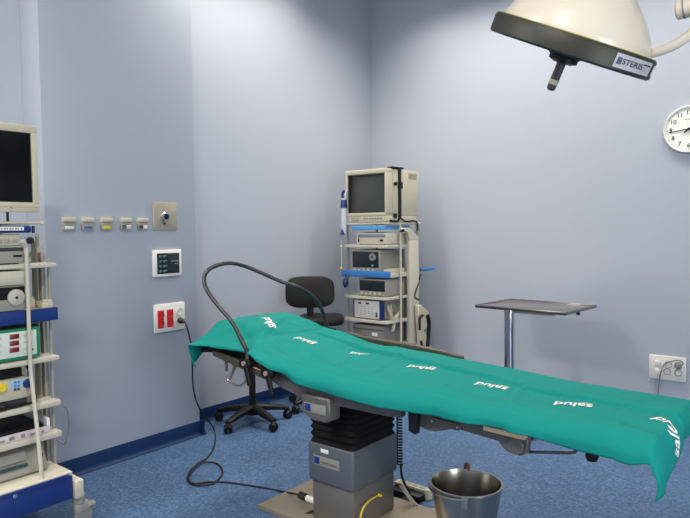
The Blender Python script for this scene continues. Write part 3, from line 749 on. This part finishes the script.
t = device('insufflator', 'black and beige unit with a round white dial on the blue shelf', 'medical device', -3.5, -3.13, .9, 1.362, 1.126, 1.247, M_lgrey)
feet(t, -3.5, -3.13, .9, 1.362, 1.12)
bx('black_band', (-3.131, -3.127), (.905, 1.357), (1.182, 1.242), M_black, t, .001)
dc = onX(16, 297.5, -3.127)
dl = B().lathe([(0, 0), (.040, 0), (.040, .006), (.036, .009), (0, .009)], dc, (1, 0, 0), 36).obj('dial', mat('dial_grey', (176, 170, 158), .5), t)
B().lathe([(0, .009), (.007, .009), (.006, .013), (0, .013)], dc, (1, 0, 0), 14).obj('dial_centre', M_black, dl)
for (nm, y0, y1, x0, x1, h, lb) in (('connector_block', 1.40, 1.44, -3.32, -3.2, .045, 'small cream connector block right of the white dial'), ('small_box', 1.45, 1.505, -3.30, -3.15, .03, 'small flat cream box at the end of the blue shelf')):
    o = B().box((x0, x1), (y0, y1), (1.12, 1.12+h), .005).box((x1-.03, x1), (y0+.005, y1-.005), (1.12+h-.004, 1.12+h+.012), .003).obj(nm, M_beige); tag(o, lb, 'box')

t = thing('infusion_controller', (-3.3, 1.15, .876), 'white panelled unit in green casing with three dark red displays', 'medical device')
B().box((-3.5, -3.135), (.92, 1.425), (.882, 1.038), .006).obj('housing', M_green, t)
feet(t, -3.5, -3.135, .92, 1.425, .876)
pn = bx('front_panel', (-3.136, -3.130), (.94, 1.408), (.898, 1.022), mat('panel_pale', (206, 214, 204), .45), t, .003)
for k in range(3):
    p = onX(14.3, 336.5+k*6.7, -3.13); bx('display', (-3.131, -3.127), (p.y-.022, p.y+.022), (p.z-.0115, p.z+.0115), M_dred, pn, .001)
b = B()
for k in range(3):
    for yy in (1.23, 1.355): p = onX(14.3, 336.5+k*6.7, -3.13); b.box((-3.131, -3.1285), (yy-.014, yy+.014), (p.z-.007, p.z+.007), .001)
b.obj('keys', mat('key_pale', (180, 196, 178), .5), pn)
bx('indicator', (-3.131, -3.128), (1.383, 1.389), (.92, .93), M_dred, pn, 0)
bx('top_trim', (-3.4, -3.134), (.92, 1.425), (1.036, 1.044), M_black, t, .003)

t = thing('electrosurgical_unit', (-3.3, 1.15, .647), 'cream unit with a yellow knob, blue keys and blue round knob', 'medical device')
B().box((-3.5, -3.14), (.9, 1.372), (.690, .79), .005).obj('housing', M_beige, t)
B().box((-3.48, -3.17), (.9, 1.35), (.79, .835), .005).obj('upper_case', M_black, t)
B().box((-3.5, -3.15), (.9, 1.36), (.655, .690), .003).obj('plinth', M_dgrey, t); feet(t, -3.5, -3.15, .9, 1.36, .647, .009)
p = onX(1.5, 388, -3.14); B().cyl(p, p+Vector((.016, 0, 0)), .024, .02, 28, .003).obj('yellow_knob', M_yellow, t)
p = onX(27, 383.3, -3.14); B().cyl(p, p+Vector((.014, 0, 0)), .022, .019, 28, .003).obj('blue_knob', M_navy, t)
for r_ in range(3):
    for c_ in range(2):
        p = onX(15.0+c_*3.4, 382.3+r_*3.6-c_*.4, -3.14); B().box((-3.141, -3.136), (p.y-.0055, p.y+.0055), (p.z-.0055, p.z+.0055), .001).obj('key', mat('key_blue', (60, 120, 190), .5) if r_ < 2 else M_text, t)
p = onX(17, 383, -3.14)
bx('light_blue_field', (-3.1405, -3.1385), (p.y-.035, 1.365), (.745, .787), mat('panel_sky', (150, 184, 208), .5), t, 0)
t = thing('instrument_lead', (-3.15, 1.2, .647), 'black lead with a round plug lying in front of the cream unit', 'cable')
q = onX(3, 404.5, -3.135); B().sphere((-3.135, q.y, .647+.02), .02, 1, 1.3, 1).obj('plug', M_black, t)
B().tube([(-3.135, q.y+.02, .665), (-3.135, 1.27, .656), (-3.138, 1.34, .657), (-3.16, 1.40, .655), (-3.18, 1.415, .66), (-3.22, 1.425, .72), (-3.26, 1.42, .80), (-3.30, 1.40, .845)], .006, 8).obj('lead', M_black, t)

t = thing('instrument_tray', (-3.3, 1.15, .486), 'open dark tray with a pale printed edge strip on the lowest shelf', 'tray')
B().box((-3.5, -3.14), (.86, 1.45), (.487, .497), .002).box((-3.5, -3.49), (.86, 1.45), (.49, .56), .002).obj('tray_base', M_dgrey, t)
B().box((-3.146, -3.134), (.86, 1.462), (.487, .523), .003).obj('printed_strip', M_print, t)
B().prism([(-3.5, .49), (-3.135, .49), (-3.135, .56), (-3.16, .565), (-3.5, .565)], 'y', 1.447, 1.462, .002).obj('end_wall', M_label, t)
B().box((-3.48, -3.16), (.88, 1.44), (.497, .535), .004).obj('contents', M_black, t)
b = B()
for k in range(9):
    y = 1.0+k*.052+random.uniform(0, .01); b.box((-3.1345, -3.1335), (y, y+random.uniform(.01, .035)), (.495, .495+random.uniform(.008, .02)), 0)
b.obj('print_marks', M_grey, t)

t = thing('printer', (-3.3, 1.15, .305), 'sloped grey printer on the base of the left trolley', 'printer')
B().prism([(-3.5, .308), (-3.12, .308), (-3.115, .33), (-3.17, .425), (-3.5, .44)], 'y', .86, 1.44, .008).obj('housing', M_lgrey, t)
B().prism([(-3.115, .356), (-3.123, .370), (-3.127, .368), (-3.119, .354)], 'y', .9, 1.34, .0005).obj('slot', mat('teal_slot', (24, 58, 66), .4), t)
B().prism([(-3.128, .384), (-3.152, .423), (-3.158, .42), (-3.134, .381)], 'y', .9, 1.34, .0005).obj('top_panel', M_grey, t)
p = onX(43, 450, -3.14); bx('side_button', (-3.16, -3.14), (1.41, 1.425), (.375, .388), M_black, t, .002)

c = B().tube([(-3.36, 1.525, .615), onX(64, 405.5, -3.3), onX(68.5, 416, -3.3), onX(68.8, 430, -3.3), onX(66.5, 441, -3.3), onX(62, 443, -3.32), (-3.38, 1.53, .44)], .0045, 8).obj('looped_cable', M_grey)
tag(c, 'thin grey cable looping off the right end of the left trolley', 'cable')
c = B().tube([(-3.36, 1.44, .66), (-3.34, 1.45, .72), (-3.36, 1.46, .80), (-3.40, 1.45, .84), (-3.42, 1.43, .76), (-3.38, 1.42, .68), (-3.33, 1.43, .655)], .006, 8).obj('coiled_cable', M_black)
tag(c, 'black cable coiled beside the cream unit at the shelf end', 'cable')

# ================================================================== RIGHT TROLLEY (front faces the camera side)
R_ = thing('equipment_trolley', (-3.35, 4.65, 0), 'tall white equipment trolley with light blue shelf in the room corner', 'trolley')
def shelf(z1, z0=None, x0=-3.605, x1=-3.10, y0=4.385, y1=4.93):
    z0 = z0 if z0 else z1-.024
    b = B(); P = rrect(x0, x1, y0, y1, .05); return b.prism(P, 'z', z0, z1, .002)
for z in (1.366, .905, .695, .475): shelf(z).obj('shelf', M_cream, R_)
bs = shelf(1.112, 1.075, y0=4.40).obj('shelf', M_cream, R_)
B().box((-3.61, -3.07), (4.375, 4.40), (1.078, 1.136), .005).obj('blue_lip', M_bluesh, bs)
B().tube([(-3.115, 4.95, 1.12), (-3.09, 5.0, 1.12), (-3.06, 5.10, 1.125)], .016, 10).obj('blue_handle', M_bluesh, R_)
shelf(1.560, 1.546, y0=4.39, y1=4.99).obj('monitor_board', M_cream, R_)
B().box((-3.60, -3.08), (4.40, 4.95), (.10, .16), .008).obj('base', M_cream, R_)
for (x, y) in ((-3.55, 4.45), (-3.13, 4.45), (-3.55, 4.9), (-3.13, 4.9)): B().cyl((x-.014, y, .045), (x+.014, y, .045), .045, n=20, bev=.005).cyl((x, y, .05), (x, y, .102), .012, n=8).obj('caster', M_grey, R_)
up = [(-3.086, .16), (-3.086, 1.40), (-3.086, 1.43), (-3.15, 1.50)]
B().box((-3.10, -3.065), (4.69, 4.845), (.16, 1.405), .006).prism([(4.69, 1.40), (4.845, 1.40), (4.845, 1.43), (4.70, 1.512), (4.56, 1.512), (4.56, 1.488), (4.66, 1.475)], 'x', -3.10, -3.065, .004).obj('side_column', M_cream, R_)
B().cyl((-3.085, 4.575, 1.487), (-3.05, 4.575, 1.487), .014, n=14).obj('column_knob', M_black, R_)
B().cyl((-3.085, 4.575, .16), (-3.085, 4.575, 1.548), .0095, n=12).obj('rod', M_cream, R_)
B().cyl((-3.60, 4.47, .16), (-3.60, 4.47, 1.548), .009, n=12).obj('rod', M_lgrey, R_)
B().cyl((-3.58, 4.90, .16), (-3.58, 4.90, 1.548), .012, n=12).obj('rod', M_lgrey, R_)
B().cyl((-3.13, 4.92, .16), (-3.13, 4.92, 1.548), .012, n=12).obj('rod', M_lgrey, R_)
B().cyl((-3.617, 4.40, 1.14), (-3.617, 4.40, 1.40), .006, n=10).obj('side_hook_rod', M_cream, R_)
B().sphere((-3.617, 4.392, 1.145), .014).obj('rod_end', M_yellow, R_)
B().sphere((-3.62, 4.40, 1.345), .014).obj('rod_end', M_cream, R_)

t = thing('crt_monitor', (-3.34, 4.65, 1.56), 'bulky beige box monitor with a grey screen on top of the corner trolley', 'monitor')
x0, x1, y0, y1, z0, z1 = -3.565, -3.11, 4.40, 4.905, 1.62, 2.03
B().box((x0+.01, x1), (y0+.09, y1), (z0, z1), .008).obj('housing', M_beige, t)
# front surround tapering to a recessed tube
b = B()
for (xa, xb, za, zb) in ((x0, x1, 1.99, 2.032), (x0, x1, z0, 1.648), (x0, x0+.022, 1.63, 2.0), (x1-.022, x1, 1.63, 2.0)): b.box((xa, xb), (y0, y0+.1), (za, zb), .006)
b.obj('bezel', M_beige, t)
B().box((x0+.02, x1-.02), (y0+.045, y0+.06), (1.645, 1.993), 0).box((x0+.02, x0+.03), (y0+.012, y0+.06), (1.645, 1.993), 0).box((x0+.02, x1-.02), (y0+.012, y0+.06), (1.645, 1.652), 0).obj('mask', M_dgrey, t)
bm = bmesh.new(); gx = [[bm.verts.new((x0+.055+i/14*(x1-x0-.085), y0+.045-.022*(1-((i-7)/7)**2)*(1-((j-7)/7)**2)-.001, 1.655+j/14*.33)) for j in range(15)] for i in range(15)]
for i in range(14):
    for j in range(14): bm.faces.new((gx[i][j], gx[i+1][j], gx[i+1][j+1], gx[i][j+1]))
B().add(bm).obj('screen', M_crt, t)
cs = B().box((x0+.035, x1), (y0+.004, y1-.03), (1.566, 1.62), .004).obj('control_strip', M_beige, t)
for k in range(7): B().box((-3.36+k*.03, -3.342+k*.03), (y0-.002, y0+.005), (1.592, 1.606), .001).obj('button', M_grey, cs)
bx('flap', (-3.50, -3.41), (y0, y0+.006), (1.575, 1.612), M_lgrey, cs, .001)
b = B()
for k in range(9): b.box((x1-.002, x1+.0015), (4.74, 4.88), (1.955+k*.006, 1.958+k*.006), 0)
b.obj('side_vents', M_lgrey, t)
bx('side_seam', (x1-.001, x1+.001), (4.488, 4.492), (1.63, 2.02), M_lgrey, t, 0)
for y in (4.53, 4.86): B().cyl((x1, y, 1.665), (x1+.003, y, 1.665), .007, n=10).obj('screw', M_steel, t)
t = thing('retaining_strap', (-3.1, 4.6, 1.57), 'black webbing strap over the bulky beige monitor', 'strap')
b = B()
b.box((x1, x1+.006), (4.575, 4.625), (1.60, 2.035), .002).box((-3.5, x1+.006), (4.575, 4.625), (2.03, 2.038), .002).box((x1, x1+.010), (4.50, 4.55), (1.60, 1.64), .002)
b.tube([(x1+.008, 4.60, 1.68), (x1+.012, 4.585, 1.62), (x1-.01+.02, 4.56, 1.575), (x1+.012, 4.50, 1.57), (x1+.012, 4.44, 1.575)], .01, 8)
b.tube([(x1+.012, 4.60, 1.60), (x1+.015, 4.68, 1.57), (x1+.02, 4.80, 1.575), (x1+.02, 4.86, 1.55), (x1+.02, 4.87, 1.48)], .007, 8)
b.obj('webbing', M_black, t)
B().box((x1+.004, x1+.02), (4.565, 4.63), (1.86, 1.92), .006).sphere((x1+.014, 4.52, 1.90), .018).obj('buckle', M_black, t)
B().box((-3.16, x1+.012), (4.48, 4.66), (2.036, 2.05), .006).obj('ratchet', M_black, t)

o = B().box((-3.49, -3.13), (4.395, 4.80), (1.497, 1.535), .006).obj('blue_folder', M_sky); 
tag(o, 'flat light blue case tucked under the beige monitor board', 'case')
t = thing('video_recorder', (-3.3, 4.6, 1.366), 'low white recorder with dark front band on the top shelf of the corner trolley', 'medical device')
B().box((-3.45, -3.115), (4.41, 4.80), (1.372, 1.47), .006).obj('housing', M_cream, t)
feet(t, -3.45, -3.115, 4.41, 4.80, 1.366)
B().box((-3.435, -3.13), (4.406, 4.411), (1.432, 1.458), .001).obj('cassette_flap', mat('grey_violet', (120, 122, 140), .4), t)
b = B().box((-3.43, -3.418), (4.404, 4.411), (1.39, 1.42), .001).box((-3.19, -3.155), (4.404, 4.411), (1.395, 1.413), .001); b.obj('controls', M_black, t)
B().box((-3.40, -3.20), (4.45, 4.6), (1.47, 1.478), .003).obj('lid', M_lgrey, t)

def rack(name, label, x0, x1, y1, z0, z1, dial=None):
    t = thing(name, ((x0+x1)/2, 4.6, z0), label, 'medical device')
    B().box((x0, x1), (4.415, y1), (z0+.006, z1), .005).obj('housing', M_lgrey, t); feet(t, x0, x1, 4.415, y1, z0)
    B().box((x0+.02, x1-.02), (4.410, 4.416), (z0+.05, z1-.015), .001).obj('display_window', M_lcd, t)
    for k in range(5): B().box((x0+.03+k*(x1-x0-.07)/5, x0+.055+k*(x1-x0-.07)/5), (4.409, 4.416), (z0+.016, z0+.038), .002).obj('key', M_beige, t)
    return t
t = rack('light_source', 'grey unit with dark window and silver dial above the light blue shelf', -3.52, -3.19, 4.80, 1.136-.024, 1.318)
dc = onY(373, 257, 4.41); B().cyl(dc, dc+Vector((0, -.016, 0)), .037, .034, 28, .003).obj('dial', M_steel, t)
B().cyl(dc+Vector((0, -.016, 0)), dc+Vector((0, -.02, 0)), .01, n=14).obj('dial_centre', M_dgrey, t)
kc = onY(373, 265.5, 4.41); B().cyl(kc, kc+Vector((0, -.01, 0)), .011, n=14).obj('small_knob', M_chrome, t)
bx('side_papers', (-3.185, -3.12), (4.45, 4.75), (1.112, 1.15), M_beige, t, .003)
rack('camera_control_unit', 'grey unit with a wide dark window below the light blue shelf', -3.44, -3.125, 4.80, .905, 1.062)

t = thing('diathermy_unit', (-3.33, 4.6, .695), 'white fronted unit with navy side edges on the corner trolley', 'medical device')
B().box((-3.49, -3.17), (4.42, 4.84), (.703, .867), .005).obj('housing', M_lgrey, t); feet(t, -3.49, -3.17, 4.42, 4.84, .695, .009)
pn = bx('front_panel', (-3.485, -3.205), (4.413, 4.421), (.706, .864), mat('panel_white', (196, 198, 194), .4), t, .002)
B().box((-3.497, -3.484), (4.412, 4.44), (.702, .868), .002).obj('side_edge', M_navy, t)
B().box((-3.206, -3.166), (4.412, 4.44), (.702, .868), .002).obj('side_edge', M_navy, t)
b = B().box((-3.44, -3.405), (4.411, 4.414), (.832, .846), 0).box((-3.355, -3.32), (4.411, 4.414), (.832, .846), 0); b.obj('display', M_black, pn)
b = B()
for r_ in range(4):
    for k in range(5): b.box((-3.455+k*.042, -3.443+k*.042), (4.4115, 4.4135), (.745+r_*.02, .752+r_*.02), 0)
b.obj('keys', M_grey, pn)
for (x, z) in ((-3.235, .756), (-3.235, .733)): B().cyl((x, 4.414, z), (x, 4.406, z), .009, n=12).obj('jack', M_black, pn)

t = thing('suction_box', (-3.3, 4.6, .475), 'dull grey box on the lowest visible shelf of the corner trolley', 'medical device')
B().box((-3.52, -3.17), (4.43, 4.80), (.479, .64), .008).obj('housing', M_grey, t); feet(t, -3.52, -3.17, 4.43, 4.80, .475)
bx('label', (-3.30, -3.24), (4.427, 4.432), (.55, .58), M_label, t, .001)
bx('top_seam', (-3.52, -3.17), (4.428, 4.432), (.60, .606), M_dgrey, t, 0)
for z in (.52, .54): bx('front_slot', (-3.48, -3.36), (4.427, 4.432), (z, z+.006), M_dgrey, t, 0)
t = thing('cable_bundle', (-3.12, 4.6, .695), 'tangle of cream leads at the side of the corner trolley shelf', 'cable')
b = B()
for k in range(7):
    random.seed(40+k); o = random.uniform(-.04, .04)
    b.tube([(-3.165, 4.50+o+.08, .76+o*.5), (-3.135, 4.47+o, .80+.02*k/3), (-3.118, 4.44+o*.5+.03, .75), (-3.125, 4.50+o, .715), (-3.112, 4.56+o, .74+o), (-3.105, 4.52+o, .66 if k % 2 else .71), (-3.108, 4.50+o, .60 if k % 2 else .705)], .0045, 6)
b.obj('leads', M_beige, t)

# hanging items on the trolley's left side
t = thing('hanging_tube', (-3.64, 4.39, 1.44), 'long clear tube with a blue hooked top hanging left of the beige monitor', 'holder')
xx = onY(344, 215, 4.39).x
B().lathe([(0, 0), (.006, 0), (.022, .01), (.026, .05), (.027, .33), (.026, .34), (0, .34)], (xx, 4.39, 1.445), n=20).obj('tube', mat('frosted_tube', (196, 202, 214), .3), t)
B().lathe([(0, 0), (.024, .01), (.003, .06), (0, .06)], (xx, 4.362, 1.45), n=12).obj('tip_marker', M_navy, t)
B().cyl((xx, 4.39, 1.70), (xx, 4.39, 1.785), .034, .026, 20, .004).obj('collar', M_bluem, t)
B().tube([(xx+.002, 4.39, 1.775), (xx-.012, 4.385, 1.805), (xx+.0, 4.38, 1.845), (xx+.018, 4.38, 1.848)], .012, 10).obj('hook', M_bluem, t)
B().tube([(xx+.025, 4.385, 1.78), (xx+.028, 4.385, 1.84), (xx+.04, 4.395, 1.86)], .006, 8).obj('bracket', M_white, t)
t = thing('rubber_bulb', (-3.6, 4.37, .99), 'dark blue rubber bulb hanging below the light blue shelf corner', 'bulb')
q = onY(345.5, 282.5, 4.36)
B().lathe([(0, -.05), (.012, -.045), (.026, -.02), (.028, .005), (.02, .03), (.008, .045), (.006, .08), (0, .08)], q, (0, 0, 1), 20).obj('bulb', M_navy, t)

# white holster bag with black straps behind the side column
t = thing('patient_plate_bag', (-3.03, 4.98, .35), 'white moulded holder with black straps hanging on the corner trolley side', 'bag')
g = lambda x, y: onX(x, y, -3.02)
out = [(417.5, 305), (420.5, 304.5), (428.5, 312), (429, 325), (423.5, 330), (428, 338), (431, 350), (430.5, 362), (420, 362), (419.5, 335), (418, 318)]
P = [g(*q) for q in out]
B().prism([(v.y, v.z) for v in P], 'x', -3.055, -3.01, .008).obj('moulded_shell', M_beige, t)
gg = lambda x, y: onX(x, y, -2.998)
B().tube([gg(427.5, 315), gg(429, 322), gg(428.5, 335), gg(427.5, 347)], .018, 8).obj('strap', M_black, t)
B().tube([gg(423, 315.5), gg(419.8, 318), gg(419.8, 330)], .012, 8).obj('strap', M_black, t)
B().tube([gg(421, 341), gg(422, 345), gg(424, 350)], .012, 8).obj('strap', M_black, t)
B().tube([gg(419, 300), (-3.05, gg(420, 300).y, .9), (-3.08, 4.9, 1.08)], .009, 8).obj('hanger', M_black, t)

# ================================================================== SURGICAL LAMP
lc = Vector((-.844, 2.426, 2.197))
v_ = Vector((-.317, .912, .26)); rr_ = Vector((.93, .353, -.101)); dd_ = Vector((-.184, .21, -.96))
ax_dn = (-.296*rr_+.955*dd_).normalized(); ax_up = -ax_dn; rimd = (.957*rr_+.29*dd_).normalized()
t = thing('surgical_lamp', lc, 'white domed surgical lamp with dark rim hanging from an arm at top right', 'lamp')
S = .33/86*.942
prof = [(78, 8), (78.5, 12), (76, 18), (72, 26), (66, 34), (57.5, 44), (47, 54), (38, 62), (28, 69), (15, 74), (0, 76)]
B().lathe([(r*S, h*S) for r, h in prof], lc, ax_up, 72).obj('dome', M_lampw, t)
rm = B().lathe([(76*S, 9*S), (85*S, 10*S), (86.5*S, 8*S), (86.5*S, -8*S), (84.5*S, -10*S), (76*S, -10*S), (75*S, -6*S), (75*S, 8*S), (76*S, 9*S)], lc, ax_up, 96).obj('rim', M_olive, t)
B().lathe([(79*S, 9.5*S), (84.5*S, 9.5*S), (84*S, 10.8*S), (79*S, 10.8*S), (79*S, 9.5*S)], lc, ax_up, 96).obj('rim_seal', mat('olive_seal', (128, 126, 48), .5), t)
B().lathe([(0, 4*S), (75*S, 4*S), (75*S, 0), (60*S, -3*S), (0, -5*S)], lc, ax_up, 72).obj('lens', mat('lamp_lens', (190, 190, 184), .2), t)
ho = lc+ax_dn*(6*S)-rimd*(2*S)
B().lathe([(0, -4*S), (18*S, -4*S), (18.5*S, 5*S), (15.5*S, 7*S), (15.5*S, 11*S), (9*S, 13.5*S), (0, 13.5*S)], ho, ax_dn, 32).obj('handle_mount', M_black, t)
B().lathe([(0, 8*S), (4.8*S, 10*S), (4.8*S, 41*S), (3*S, 43*S), (0, 43*S)], ho, ax_dn, 24).obj('handle', M_dgrey, t)
B().lathe([(4.7*S, 31*S), (5.3*S, 31.5*S), (5.3*S, 36*S), (4.7*S, 36.5*S)], ho, ax_dn, 24).obj('handle_band', M_beige, t)
# label on the rim: on the curved band, facing the camera side
R_rim = 86.7*S; q0 = (-v_).normalized()
def rim_pt(u, w, off=0):      # u = metres along the band to the right of centre, w = up
    a = math.asin(max(-1, min(1, u/R_rim))); return lc+rimd*((R_rim+off)*math.sin(a))+q0*((R_rim+off)*math.cos(a))+ax_up*w
bm = bmesh.new(); n = 10; ua, ub = 42*S, 79*S
rws = [[bm.verts.new(rim_pt(ua+(ub-ua)*i/n, w, .0015)) for i in range(n+1)] for w in (-6.5*S, 6.5*S)]
for i in range(n): bm.faces.new((rws[0][i], rws[0][i+1], rws[1][i+1], rws[1][i]))
lb = B().add(bm).obj('label', mat('lamp_label', (176, 178, 184), .5), rm)
def curved_text(txt, size, uc, wc, m, nm='lettering', bold=0):
    vs, fs = text_geo(txt, size, 0, bold); b = B(); b.v = [rim_pt(uc+v.x, wc+v.y, .0026) for v in vs]; b.f = fs; b.sm = [0]*len(fs); return b.obj(nm, m, lb)
curved_text('STERIS', .0265, 59.6*S, 0, M_text, bold=.0004)
bm = bmesh.new(); bm.faces.new([bm.verts.new(rim_pt(u*S, w*S, .0024)) for u, w in ((44, -3.2), (48.5, -3.2), (48.5, 3.2), (44, 3.2))]); B().add(bm).obj('emblem', mat('emblem_blue', (70, 76, 110), .5), lb)
for w in (2.2, -.5, -3):
    bm = bmesh.new(); bm.faces.new([bm.verts.new(rim_pt(u*S, ww*S, .0024)) for u, ww in ((70.5, w), (77.5 if w > 2 else 76, w), (77.5 if w > 2 else 76, w+(1.4 if w > 2 else .6)), (70.5, w+(1.4 if w > 2 else .6)))]); B().add(bm).obj('small_print', M_text if w > 2 else M_lgrey, lb)
bm = bmesh.new(); bm.faces.new([bm.verts.new(rim_pt(u*S, w*S, .0015)) for u, w in ((82, -5), (85.3, -5), (85.3, 5), (82, 5))]); B().add(bm).obj('end_label', M_label, rm)
# yoke and arm
ga = lambda x, y, Y=2.56: onY(x, y, Y)
ar = B().tube([ga(640, 55.5), ga(650, 53.3), ga(662, 50), ga(676, 44), ga(690, 34.5), ga(702, 22), ga(708, 8), ga(708, -12)], .019, 16)
ar.obj('yoke_arm', M_lampw, t)
e0 = ga(676, 10.5, 2.60); e1 = ga(716, 0, 2.60)
B().cyl(e0, e1, .036, .036, 28, .006).obj('arm_joint', M_lampw, t)
eb = ga(684, 8.4, 2.60); ed = (e1-e0).normalized(); B().cyl(eb-ed*.002, eb+ed*.004, .0372, n=28).obj('joint_ring', M_grey, t)
top = ga(708, -12, 2.58)
B().tube([top, Vector((top.x, top.y, 2.9)), Vector((top.x-.0, top.y, CEIL))], .026, 16, smooth=False).obj('drop_tube', M_lampw, t)
B().lathe([(0, 0), (.12, 0), (.12, .05), (.05, .09), (0, .09)], (top.x, top.y, CEIL), (0, 0, -1)).obj('ceiling_mount', M_lampw, t)

# ================================================================== LIGHT
def area(name, loc, sx, sy, power, color=(1, .925, .82), spread=130):
    l = bpy.data.lights.new(name, 'AREA'); l.shape = 'RECTANGLE'; l.size = sx; l.size_y = sy; l.energy = power; l.color = color; l.spread = A(spread)
    o = bpy.data.objects.new(name, l); o.location = loc; col.objects.link(o); return o
LIGHTS = [(-3.43, 3.4, 29, 112, .3, 1.5), (-3.2, 1.2, 3, 150, .6, 1.2), (-2.5, 4.62, 33, 118, 1.6, .3), (-.8, 4.62, 20, 118, 1.6, .3), (-.35, .6, 8, 150, .6, 1.2), (-1.9, .2, 12, 130, .6, 1.2), (-.7, 4.2, 6, 130, 1.2, .6), (-3.3, -.7, 110, 180, .3, .6), (-.3, -.7, 110, 180, .3, .6), (2.1, 1.2, 72, 180, 1.2, 2.0)]
for i, (x, y, p, sp, sx, sy) in enumerate(LIGHTS):
    if y < -1.5 or x > 2:          # added low fill light, no opening in the walls there
        o = area('added_fill', (x, y, 1.15), sx, sy, p, (.97, .98, 1), sp); o.rotation_euler = (PI/2, 0, 0) if y < -1.5 else (PI/2, 0, PI/2)
    else: area('ceiling_luminaire', (x, y, CEIL-.01), sx, sy, p, spread=sp)
w = bpy.data.worlds.new('World'); scene.world = w; w.use_nodes = True
w.node_tree.nodes['Background'].inputs[0].default_value = (.6, .7, .9, 1); w.node_tree.nodes['Background'].inputs[1].default_value = .1

# ================================================================== CAMERA
cam = bpy.data.cameras.new('camera'); co = bpy.data.objects.new('camera', cam); col.objects.link(co)
cam.sensor_width = 36; cam.lens = F/690*36; cam.clip_start = .02
up_ = -dn; bk = -fw
co.matrix_world = Matrix(((rt.x, up_.x, bk.x, 0), (rt.y, up_.y, bk.y, 0), (rt.z, up_.z, bk.z, 1.5), (0, 0, 0, 1)))
scene.camera = co
scene.view_settings.view_transform = 'Standard'; scene.view_settings.look = 'None'
scene.view_settings.exposure = 0.12; scene.view_settings.gamma = 1.0; scene.view_settings.use_curve_mapping = False
for o in bpy.data.objects:
    if '_o' in o: del o['_o']
